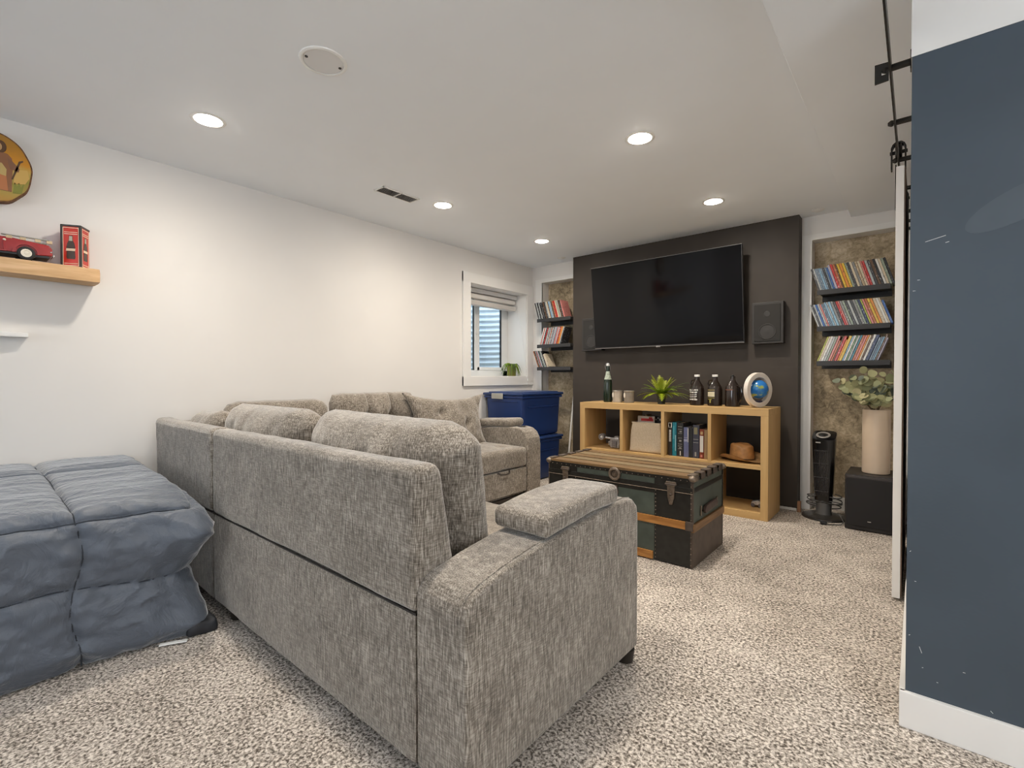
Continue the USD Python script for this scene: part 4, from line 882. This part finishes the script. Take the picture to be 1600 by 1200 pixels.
# ------------------------------------------------------------------ steamer trunk
QX0, QX1, QY0, QY1, QZ = -1.838, -.906, 2.555, 3.058, .478
tr = thing('steamer_trunk', 'old black and green steamer trunk with wooden slats as coffee table', 'trunk', (-1.37, 2.81, 0))
CANV = plain('trunk_green', (.060, .078, .066), .5, var=.22, scale=14, bump=.1, bscale=200); JAP = plain('trunk_black', (.012, .012, .011), .35, var=.5, scale=30, bump=.15, bscale=80)
RUST = plain('trunk_rust', (.075, .055, .043), .55, var=.3, scale=18)
obj('trunk_body', rb(QX0, QX1, QY0, QY1, .004, .408, .004), CANV, tr)
obj('trunk_lid', rb(QX0, QX1, QY0, QY1, .410, QZ, .006), CANV, tr)
G0, G1 = -1.625, -1.117
e_ = .0025
for (a, b_) in ((QX0 - e_, G0), (G1, QX1 + e_)):
    obj('end_panel', rb(a, b_, QY0 - e_, QY0 + .01, .006, .405, .001), JAP, tr)
    obj('lid_end_panel', rb(a, b_, QY0 - e_, QY0 + .01, .412, QZ, .001), JAP, tr)
obj('lid_edge_band', rb(QX0 - e_, QX1 + e_, QY0 - e_ - .001, QY1 + e_, QZ - .018, QZ + .003, .002), JAP, tr)
obj('lid_lip_band', rb(QX0 - e_, QX1 + e_, QY0 - e_ - .002, QY1 + e_, .402, .430, .002), JAP, tr)
obj('body_lip_band', rb(G0, G1, QY0 - e_, QY0 + .01, .378, .405, .001), JAP, tr)
obj('seam_wire', [tube([(QX0 - .003, QY0 - .006, .401), (-1.37, QY0 - .006, .401), (QX1 + .003, QY0 - .006, .401)], .0022, 6)], STEEL, tr)
obj('base_panel', rb(QX1 - .01, QX1 + e_, QY0, QY1, .004, .205, .001), RUST, tr, label='rusty brown lower end panel')
for (x, y) in ((QX1, QY0), (QX1, QY1), (QX0, QY0)):
    obj('corner_strip', rb(x - .010 * (1 if x == QX1 else -.4), x + .004 * (1 if x == QX1 else -1), y - .004 * (1 if y == QY0 else -2), y + .010 * (1 if y == QY0 else -.2), .005, .46, .002), RUST if y == QY0 else JAP, tr)
# wooden slats on the lid
sy0 = QY0 - .004; W_ = .078
for i in range(5):
    a = sy0 + i * .1035
    obj('lid_slat', rb(QX0 + .004, QX1 - .004, a, a + W_, QZ + .001, QZ + .017, .003), SLAT if i % 2 == 0 else wood('worn_slat_pale', (.12, .085, .045), (.34, .245, .13), 'x', 2.5, 16, .55, .5) if 'worn_slat_pale' not in MC else MC['worn_slat_pale'], tr)
    for x in (QX0 + .012, QX1 - .012):
        obj('slat_clamp', [rb(x - .018, x + .018, a + .004, a + W_ - .004, QZ + .018, QZ + .024, .002), rb(x + (.016 if x > -1.3 else -.022), x + (.022 if x > -1.3 else -.016), a + .01, a + W_ - .01, QZ - .014, QZ + .022, .002)], STEEL if i in (0,) else RUST, tr)
# corner knobs
for (x, y) in ((QX0, QY0), (QX1, QY0), (QX1, QY1), (QX0, QY1)):
    obj('corner_cap', sphere((x, y, QZ + .003), .021, 2, (1, 1, .85)), STEEL, tr, smooth=True)
# bent wood band
obj('front_band', rb(QX0 - .004, QX1 + .006, QY0 - .014, QY0 + .002, .208, .250, .003), SLATO, tr)
obj('side_band', rb(QX1 - .002, QX1 + .013, QY0 - .012, QY1 + .004, .198, .240, .003), wood('brown_slat', (.11, .055, .02), (.30, .16, .06), 'y', 4, 10, .5), tr)
for x in (QX1 - .012, QX0 + .02): obj('band_clamp', rb(x - .022, x + .02, QY0 - .017, QY0 + .0, .205, .253, .003), RUST, tr)
obj('bottom_slat', rb(-1.60, -1.122, QY0 - .012, QY0 + .002, .006, .050, .003), SLATO, tr)
# medallion, hasp, catches
mc = (-1.363, QY0 - .003, .452)
obj('medallion', [lathe([(.020, .002), (.024, .010), (.030, .012), (.037, .009), (.040, .002)], mc, 30, 'y'), lathe([(0, .009), (.011, .009), (.013, .004), (.018, .003)], mc, 22, 'y')], STEEL, tr)
obj('hasp', rhull([(-1.388, .385), (-1.345, .385), (-1.338, .345), (-1.350, .315), (-1.382, .315), (-1.392, .345)], QY0 - .013, QY0 + .001, .003, 'y'), plain('hasp_rust', (.10, .06, .045), .5, var=.3, scale=40), tr)
for x in (-1.707, -1.020):
    t2 = obj('catch', [rhull([(x - .026, .455), (x + .026, .455), (x + .030, .44), (x + .018, .425), (x - .018, .425), (x - .030, .44)], QY0 - .016, QY0, .003, 'y'), rhull([(x - .021, .424), (x + .021, .424), (x + .019, .37), (x + .008, .328), (x - .008, .328), (x - .019, .37)], QY0 - .013, QY0, .003, 'y')], STEEL, tr)
    obj('catch_bolt', [cyl((x - .03, QY0 - .016, .440), (x + .03, QY0 - .016, .440), .005, 8), sphere((x, QY0 - .014, .385), .008, 1)], RUST, t2)
obj('side_handle', [rhull([(2.70, .285), (2.725, .31), (2.90, .318), (2.925, .295), (2.91, .278), (2.72, .268)], QX1 + .002, QX1 + .020, .005, 'x')], plain('handle_leather', (.07, .045, .038), .5, var=.3, scale=40), tr)
for y in (2.675, 2.945): obj('handle_loop', rb(QX1, QX1 + .008, y - .008, y + .008, .262, .318, .003), STEEL, tr)
obj('nail_heads', [sphere((x, QY0 - .004, z), .0034, 1) for x in (G0 - .008, G1 + .008) for z in np.arange(.02, .40, .022)] + [sphere((QX1 - .006, QY0 - .005, z), .0034, 1) for z in np.arange(.02, .45, .03)] + [sphere((x, QY0 - .006, .468), .003, 1) for x in np.arange(QX0 + .03, QX1, .035)], STEEL, tr)

# ------------------------------------------------------------------ blue totes
def tote(z, label, lid=True):
    x0, x1, y0, y1, h = -3.315, -2.845, 3.515, 4.155, .405
    t = thing('storage_tote', label, 'tote', ((x0 + x1) / 2, (y0 + y1) / 2, z))
    def tp_(p, n, q):
        p = p.copy(); u = 1 - (p[:, 2] - z) / h; xc, yc = (x0 + x1) / 2, (y0 + y1) / 2
        p[:, 0] = xc + (p[:, 0] - xc) * (1 - .07 * u); p[:, 1] = yc + (p[:, 1] - yc) * (1 - .05 * u); return p
    obj('tub', softbox(x0, x1, y0, y1, z, z + h, .03, .03, tp_), TOTE, t)
    obj('tub_rim', rb(x0 - .012, x1 + .012, y0 - .012, y1 + .012, z + h - .028, z + h - .002, .008), TOTE, t)
    obj('ridge', [rb(x1 - .010, x1 + .006, y0 + .09, y1 - .06, z + h - .120, z + h - .108, .004), rb(x0 + .06, x1 - .06, y0 - .003, y0 + .02, z + h - .065, z + h - .058, .003)], TOTE, t)
    obj('lid', [rb(x0 - .022, x1 + .022, y0 - .022, y1 + .022, z + h, z + h + .024, .008), rb(x0 + .02, x1 - .02, y0 + .02, y1 - .02, z + h + .02, z + h + .034, .006)], TOTE2, t)
    obj('latch', rb(-3.21, -3.065, y0 - .034, y0 - .020, z + h - .035, z + h + .020, .005), plain('latch_grey', (.42, .41, .37), .5), t)
    obj('latch', rb(-3.21, -3.065, y1 + .020, y1 + .034, z + h - .035, z + h + .020, .005), plain('latch_grey', (.42, .41, .37), .5), t)
    return z + h + .034
z1 = tote(.002, 'blue lidded plastic tote on the carpet, beneath another tote')
tote(z1 + .001, 'blue lidded plastic tote stacked on top below the window', )
single('white_pipe', tube([(-2.775, 4.175, .004), (-2.757, 4.215, .5), (-2.742, 4.255, .88)], .010, 10), WHITE, 'thin white pipe leaning in the corner behind the blue totes', 'pipe')

# ------------------------------------------------------------------ window plant
wp = np.array([-3.46, 4.085, 1.036])
t = thing('window_plant', 'olive pot with a trailing plant on the window sill', 'potted plant', tuple(wp))
obj('pot', lathe([(0, 0), (.044, 0), (.048, .004), (.053, .100), (.056, .104), (.056, .112), (.050, .112), (.048, .10), (0, .095)], wp, 28), plain('pot_olive', (.17, .16, .03), .35), t)
rng = np.random.default_rng(3)
for i in range(26):
    az = rng.uniform(0, 2 * math.pi); ln = rng.uniform(.05, .11); dr = rng.uniform(.03, .16); base = wp + np.array([.02 * math.cos(az), .02 * math.sin(az), .108])
    d = np.array([math.cos(az), math.sin(az), 0]); 
    P = [base + d * ln * u + np.array([0, 0, .055 * u * (1 - u) * 3 - dr * u * u]) for u in np.linspace(0, 1, 7)]
    P = np.array(P); P[:, 1] = np.minimum(P[:, 1], 4.195); P[:, 2] = np.maximum(P[:, 2], 1.042)
    obj('leaf', tube(P, np.array([.002, .004, .005, .005, .004, .003, .001]), 5), FERN[3] if i % 3 else FERN[1], t)

# ------------------------------------------------------------------ ledges and disc cases in the niches
PAL = {'black': (.018, .018, .02), 'charcoal': (.05, .05, .055), 'grey': (.22, .22, .22), 'silver': (.42, .44, .45), 'white': (.68, .67, .64), 'cream': (.62, .53, .40), 'tan': (.40, .30, .19), 'brown': (.12, .065, .035), 'red': (.46, .035, .03), 'rust': (.42, .13, .05),
       'orange': (.68, .26, .04), 'yellow': (.68, .45, .05), 'lime': (.42, .46, .07), 'green': (.12, .22, .10), 'teal': (.03, .20, .26), 'blue': (.04, .12, .36), 'navy': (.02, .035, .10), 'sky': (.25, .42, .58), 'steel-blue': (.16, .22, .29), 'pink': (.60, .22, .20), 'purple': (.10, .06, .12), 'sage': (.26, .31, .25), 'lavender': (.40, .38, .48)}
CASE = {}
def case_mat(cn):
    if cn in CASE: return CASE[cn]
    c = np.array(PAL[cn]); alt = np.clip(c * .35 + .02, 0, 1) if c.mean() > .3 else np.clip(c + .38, 0, .75)
    nodes = {'t': ('texture_coordinate', {}), 'oi': ('object_info', {}), 'm': ('mapping', {'scale': (150, 150, 60)}), 'n': ('noise_texture', {'scale': 1.0, 'detail': 1.5, 'dimensions': '4D'}), 'mu': ('math', {'math_type': 'multiply', 'value2': 57.0}),
             'r': ('rgb_ramp', {'ramp': [(.0, tuple(c)), (.60, tuple(c)), (.66, tuple(alt * .8 + c * .2)), (1, tuple(alt))]}), 'p': ('principled_bsdf', {'roughness': .25})}
    CASE[cn] = usdkit.material(stage, L + 'case_' + cn.replace('-', '_'), nodes, [('t.object', 'm.vector'), ('m.vector', 'n.vector'), ('oi.random', 'mu.value1'), ('mu.value', 'n.w'), ('n.fac', 'r.fac'), ('r.color', 'p.base_color')], surface='p.BSDF'); return CASE[cn]
ORD = lambda n: f"{n}{'th' if 10 <= n % 100 <= 20 else {1: 'st', 2: 'nd', 3: 'rd'}.get(n % 10, 'th')}"
YF = 4.18
def ledge(x0, x1, z, label):
    t = thing('wall_ledge', label, 'shelf', ((x0 + x1) / 2, 4.3, z - .032), 'black wall ledges in the niches')
    obj('ledge_board', rb(x0, x1, YF - .008, YC - .001, z - .012, z, .0015), LEDGE, t)
    obj('ledge_lip', rb(x0, x1, YF - .014, YF - .007, z - .032, z + .004, .0015), LEDGE, t)
    obj('ledge_rail', rb(x0, x1, YC - .016, YC - .002, z - .05, z - .012, .0015), LEDGE, t)
def row(x0, z, lean, colors, where, group, base_h=.19):
    """disc cases side by side, tilted by lean degrees; colors: 'name[:width[:height]]'"""
    rng = np.random.default_rng(int(abs(x0) * 1000 + z * 100)); x = x0; c = math.cos(math.radians(lean))
    s = math.sin(math.radians(abs(lean)))
    specs = colors.split(); wid = [float(q.split(':')[1]) / 1000 if q.count(':') and q.split(':')[1] else .0142 for q in specs] + [0]
    for i, spec in enumerate(specs):
        a = spec.split(':'); cn = a[0]; w = float(a[1]) / 1000 if len(a) > 1 and a[1] else .0142; h = float(a[2]) / 1000 if len(a) > 2 else base_h
        h *= rng.uniform(.985, 1.01); dp = .135 if h > .18 else .130; jit = rng.uniform(0, .004)
        v, f = V(rb(0, w - .0006, 0, dp, 0, h, .0012, 2))
        ln = lean
        if lean < 0: v = v - np.array([0, 0, 0]); m_ = xf((v, f), ry=ln); lift = 0
        m_ = xf((v, f), ry=ln); zmin = m_[0][:, 2].min()
        m_ = (m_[0] + np.array([x, YF - .003 + jit, z + .0006 - zmin]), m_[1])
        nm = {'silver': 'silver'}.get(cn, cn)
        single('disc_case', m_, case_mat(cn), f'{nm} disc case, {ORD(i + 1)} from the {"window" if "window" in where else "black wall"} end of {where}', 'disc case', group=group)
        x += w / c + .0004 + max(0, wid[i + 1] - w) * s * s
    return x
RZ = [1.660, 1.392, 1.138]
for i, z in enumerate(RZ): ledge(-.572, -.146, z, f'black wall ledge in the fan niche, {["uppermost", "middle", "lowest"][i]} of three')
row(-.566, RZ[0], -17, 'charcoal::172 grey::172 steel-blue::172 steel-blue::172 sky::172 steel-blue::172 charcoal::172 steel-blue::172 navy::172 lavender red rust brown:8 yellow orange:16 yellow sage:12 charcoal cream grey tan cream pink:10 red silver charcoal brown black white:13 cream tan silver:12 black purple:12 charcoal:13'.replace('steel-blue::172', 'steel-blue:11:172').replace('charcoal::172', 'charcoal:11:172').replace('grey::172', 'silver:11:172').replace('sky::172', 'sky:11:172').replace('navy::172', 'blue:11:172').replace(' silver:12 black purple:12 charcoal:13', ' sage black').replace(' cream tan sage', ' cream sage'), 'the top ledge by the fan', 'disc cases on the top ledge of the fan niche')
row(-.566, RZ[1], -19, 'silver:11:178 charcoal:11:178 silver:11:178 blue:12:178 silver:12:178 pink:10:178 steel-blue:10:178 steel-blue:10:178 sky:12 silver:9 sky grey charcoal red:12 pink:9 grey sage charcoal silver charcoal grey sage:12 navy lime:10 pink:12 rust yellow orange cream:16 white:14 cream:9 blue:14:170', 'the middle ledge by the fan', 'disc cases on the middle ledge of the fan niche')
row(-.572, RZ[2], 20, 'lime:9 cream:12 white silver sage:12 pink rust:11:160 brown:8 red:16 orange:9:165 yellow:17 sky:8 white:12 green:9 silver:12 teal:12 rust pink:12 orange:9 cream:11 brown:9 white:14 navy:18 steel-blue:11:172 steel-blue:10:172 sky:8:172 brown:11 lavender:9:165', 'the lowest ledge by the fan', 'disc cases on the lowest ledge of the fan niche')
LZ = [1.650, 1.372, 1.130]
for i, z in enumerate(LZ): ledge(-3.165, -2.735, z, f'black wall ledge in the niche by the window, {["uppermost", "middle", "lowest"][i]} of three')
row(-3.155, LZ[0], -17, 'charcoal silver black silver black charcoal black:13 brown charcoal silver cream:16 brown:9 sky:17 silver:12 charcoal rust red:20 cream:14 sage:12 silver:9 brown charcoal pink', 'the top ledge next to the window', 'disc cases on the top ledge of the window niche')
row(-3.145, LZ[1], 18, 'white pink:9 white charcoal:10 red:12 charcoal:8 white:9 grey silver:11 rust:9 silver grey:11 lavender:10 silver steel-blue:10 pink silver red:10 rust:11 orange white:9 charcoal', 'the middle ledge next to the window', 'disc cases on the middle ledge of the window niche')
row(-3.16, LZ[2], -22, 'rust:8 brown grey red:9 silver charcoal sage:11 silver:10 black:9 cream:28:150', 'the lowest ledge next to the window', 'disc cases on the lowest ledge of the window niche')

# ------------------------------------------------------------------ tower fan, subwoofer, vase
fx, fy = -.515, 4.135
t = thing('tower_fan', 'glossy black tower fan with cord coiled round its neck', 'fan', (fx, fy, 0))
obj('base', lathe([(0, .030), (.05, .029), (.125, .020), (.138, .012), (.140, .004), (.134, 0), (0, 0)], (fx, fy, 0), 44), plain('fan_base', (.035, .032, .030), .25), t)
obj('neck', lathe([(.052, .028), (.048, .05), (.050, .125), (0, .125)], (fx, fy, 0), 32), plain('fan_neck', (.12, .12, .12), .35), t)
lv = []
for z, w, d in ((.115, .050, .050), (.13, .055, .055), (.35, .065, .060), (.56, .073, .066), (.60, .073, .066)):
    for a in np.linspace(0, 2 * math.pi, 40, endpoint=False):
        ca, sa = math.cos(a), math.sin(a); k = (abs(ca) ** 4 + abs(sa) ** 4) ** -.25
        zz = z + (.028 * (sa * k) if z > .59 else 0)
        lv.append((fx + w * ca * k, fy + d * sa * k, zz))
lv = np.array(lv); N_ = 40; lf = []
for i in range(4):
    for j in range(N_):
        j2 = (j + 1) % N_; lf += [(i * N_ + j, i * N_ + j2, (i + 1) * N_ + j2), (i * N_ + j, (i + 1) * N_ + j2, (i + 1) * N_ + j)]
lv = np.vstack([lv, [(fx, fy, .115), (fx, fy, .608)]])
for j in range(N_): lf += [(len(lv) - 2, (j + 1) % N_, j), (len(lv) - 1, 4 * N_ + j, 4 * N_ + (j + 1) % N_)]
obj('tower_body', (lv, np.array(lf)), GLOSSB, t, smooth=40)
def topx(m_): return xf(m_, rx=23, loc=(fx - .006, fy - .012, .6015))
obj('control_ring', topx(lathe([(.030, .001), (.032, .006), (.042, .006), (.046, .001)], (0, 0, 0), 30)), plain('ring_silver', (.42, .40, .38), .35, metal=.4), t)
obj('control_dial', topx(lathe([(0, .006), (.014, .006), (.017, .003), (.030, .0015)], (0, 0, 0), 24)), BLACK, t)
GRL = plain('fan_grille', (.045, .043, .042), .3)
for i in range(11): obj('grille_slat', bx(fx - .050 + i * .0080, fx - .048 + i * .0080, fy - .0675 , fy - .058, .17, .50), GRL, t)
for z in (.20, .30, .40, .49): obj('grille_bar', bx(fx - .055, fx + .035, fy - .069, fy - .060, z, z + .004), GRL, t)
obj('badge', bx(fx - .045, fx - .015, fy - .0695, fy - .064, .548, .556), plain('ring_silver', (.42, .40, .38), .35), t)
CORD = plain('cord_grey', (.10, .10, .10), .4)
pts = []
for i in range(150):
    a = 2 * math.pi * i / 36; pts.append((fx + (.108 - .004 * math.sin(i * .11)) * math.cos(a), fy - .052 * math.sin(a) , .105 + .05 * math.sin(a) * .6 + .030 * math.cos(a * .25) + .0002 * i))
obj('cord', tube(pts, .0036, 6), CORD, t)
obj('cord_tail', tube([(fx + .10, fy - .05, .05), (fx + .13, fy - .10, .012), (fx + .120, fy - .16, .006), (fx + .06, fy - .20, .006), (fx + .03, fy - .205, .008)], .0034, 6), CORD, t)
obj('plug', rb(fx + .005, fx + .045, fy - .220, fy - .195, .003, .022, .005), BLACK, t)
single('wood_offcut', rb(-.690, -.667, 4.165, 4.196, .0005, .082, .002), wood('offcut_wood', (.22, .10, .05), (.36, .19, .10), 'z'), 'small brown wood offcut standing at the foot of the black wall', 'wood block')
sb = thing('subwoofer', 'square black subwoofer on the carpet under the tall vase', 'speaker', (-.225, 4.09, 0))
SUBB = plain('sub_black', (.022, .019, .018), .45, var=.15, scale=20)
obj('cabinet', rb(-.370, -.075, 3.925, 4.275, .004, .372, .006), SUBB, sb)
obj('grille', rb(-.362, -.083, 3.912, 3.928, .030, .352, .008), plain('sub_cloth', (.012, .011, .012), .75, bump=.2, bscale=500), sb)
obj('front_lip', rb(-.366, -.079, 3.916, 3.93, .336, .366, .006), plain('sub_lip', (.035, .026, .022), .35), sb)
obj('badge', bx(-.245, -.225, 3.9105, 3.914, .068, .074), CHROME, sb)
vc = np.array([-.212, 4.08, .3725])
t = thing('tall_vase', 'tall cream ceramic vase standing on the subwoofer', 'vase', tuple(vc))
obj('vase_body', lathe([(0, 0), (.072, 0), (.077, .004), (.0775, .01), (.0775, .428), (.076, .432), (.072, .432), (.071, .426), (.071, .02), (0, .015)], vc, 48), plain('cream_ceramic', (.66, .53, .40), .35, var=.04, scale=12), t)
# eucalyptus
eu = thing('eucalyptus', 'dusty green eucalyptus branches standing in the cream vase', 'plant', (vc[0], vc[1], vc[2] + .4))
rng = np.random.default_rng(11)
ECOL = [usdkit.material(stage, L + f'eucalyptus_{i}', {'p': ('principled_bsdf', {'base_color': c_, 'roughness': .6}), 't': ('translucent_bsdf', {'color': c_}), 'x': ('mix_closure', {'fac': .2})}, [('p.BSDF', 'x.closure1'), ('t.BSDF', 'x.closure2')], surface='x.closure') for i, c_ in enumerate([(.46, .46, .25), (.36, .38, .21), (.15, .18, .14), (.54, .50, .28), (.21, .24, .17)])]
def leaf(c, nrm, r, up_):
    nrm = np.array(nrm, float); nrm /= np.linalg.norm(nrm); u = np.cross(nrm, up_); u /= max(np.linalg.norm(u), 1e-6); w = np.cross(nrm, u); n = 12
    vs = [np.array(c) - nrm * r * .12]; 
    for k in range(n):
        a = 2 * math.pi * k / n; vs.append(np.array(c) + u * r * math.cos(a) + w * r * (1.12 if math.sin(a) > 0 else .92) * math.sin(a) + nrm * r * .10 * math.cos(2 * a))
    vs = np.array(vs); f = [(0, 1 + k, 1 + (k + 1) % n) for k in range(n)]
    v2 = vs - nrm * .0012; return (np.vstack([vs, v2]), np.array(f + [(a + n + 1, c_ + n + 1, b_ + n + 1) for a, b_, c_ in f]))
STEM = plain('eucalyptus_stem', (.16, .11, .06), .7)
tips = [(-.20, -.06, .20), (-.15, -.10, .13), (-.10, -.12, .22), (-.05, -.08, .27), (.02, -.12, .16), (.06, -.06, .24), (.05, -.14, .08), (-.13, .0, .17), (.09, -.02, .15), (-.07, -.16, .09)]
for (dx, dy, dz) in tips:
    b0 = vc + np.array([dx * .12, dy * .12, .425]); b1 = vc + np.array([dx, dy, .43 + dz]); mid = (b0 + b1) / 2 + np.array([0, 0, .035])
    P = np.array([(1 - u) ** 2 * b0 + 2 * u * (1 - u) * mid + u * u * b1 for u in np.linspace(0, 1, 9)])
    obj('stem', tube(P, np.linspace(.003, .0012, 9), 5), STEM, eu)
    for k in range(3, 9):
        for sg in (-1, 1):
            if rng.random() < .12: continue
            r = rng.uniform(.023, .034) * (1 if k < 8 else .8)
            off = np.array([rng.uniform(-.012, .012), rng.uniform(-.02, .01), rng.uniform(-.01, .012)]) + np.array([sg * .022, -.006, .004])
            cpt = P[k] + off; cpt[0] = min(cpt[0], -.098); cpt[1] = max(min(cpt[1], 4.26), 3.86)
            obj('leaf', leaf(cpt, (rng.uniform(-.7, .7), rng.uniform(-1.2, -.2), rng.uniform(-.2, 1.1)), r, np.array([sg * .5, 0, 1.0])), ECOL[int(rng.choice([0, 1, 2, 3, 4], p=[.28, .22, .18, .18, .14]))], eu, smooth=True)

# ------------------------------------------------------------------ sliding barn door and its rail
bd = thing('sliding_door', 'white barn door slab hanging edge-on from the black rail', 'door', (-.066, 3.3, .012), kind='thing')
obj('slab', rb(-.083, -.053, 2.80, 3.72, .012, 1.978, .002), TRIM, bd)
obj('rear_face', rb(-.053, -.048, 2.803, 3.717, .02, 1.97, .001), wood('door_brown', (.07, .04, .025), (.13, .08, .05), 'z'), bd, label='brown stained inner face')
for y in (2.86, 3.62):
    hg = obj('hanger_strap', [rb(-.087, -.083, y - .022, y + .022, 1.80, 2.00, .001), rb(-.080, -.060, y - .025, y + .025, 1.978, 1.986, .002)], DARKM, bd)
    ww = obj('hanger_wheel', lathe([(0, -.012), (.034, -.012), (.040, -.008), (.033, -.003), (.033, .003), (.040, .008), (.034, .012), (0, .012)], (-.0755, y, 2.062), 28, 'x'), DARKM, bd)
    a = np.linspace(-.15 * math.pi, 1.15 * math.pi, 18)
    U_ = Polygon([(-.104, 1.982), (-.104, 2.080), (-.098, 2.096), (-.086, 2.106), (-.066, 2.106), (-.054, 2.096), (-.048, 2.080), (-.048, 1.982), (-.054, 1.982), (-.054, 2.078), (-.059, 2.091), (-.069, 2.099), (-.083, 2.099), (-.093, 2.091), (-.098, 2.078), (-.098, 1.982)])
    obj('wheel_fork', ext(U_, y - .018, y + .018, 'y'), DARKM, bd)
    obj('wheel_axle', cyl((-.108, y, 2.062), (-.044, y, 2.062), .008, 10), DARKM, bd)
rlx = thing('door_rail', 'black steel flat rail with standoffs fixed to the navy wall', 'rail', (-.0755, 2.8, 2.0), kind='thing')
obj('flat_bar', rb(-.0785, -.0725, .9, 4.25, 1.998, 2.040, .001), DARKM, rlx)
for y in (1.97, 2.40, 2.82, 3.26, 3.72, 3.95, 4.15):
    s_ = obj('standoff', cyl((-.0785, y, 2.012), (-.019, y, 2.012), .0105, 12), DARKM, rlx)
    obj('bolt_head', [lathe([(0, .0), (.006, .0), (.012, .010), (.010, .018), (0, .018)], (-.098, y, 2.012), 6, 'x'), cyl((-.088, y, 2.012), (-.07, y, 2.012), .006, 8)], DARKM, s_)
pp = Polygon([(-.115, 1.972), (-.079, 1.974), (-.079, 2.031), (-.115, 2.033)]).difference(Polygon([(-.098, 1.994), (-.086, 1.994), (-.086, 2.010), (-.098, 2.010)]))
obj('end_bracket', ext(pp, 1.962, 1.970, 'y'), DARKM, rlx)
obj('end_bracket_foot', rb(-.026, -.0185, 1.955, 1.985, 1.985, 2.045, .002), DARKM, rlx)
obj('floor_guide', rb(-.10, -.045, 2.83, 2.86, .001, .03, .003), BLACK, bd) if False else None
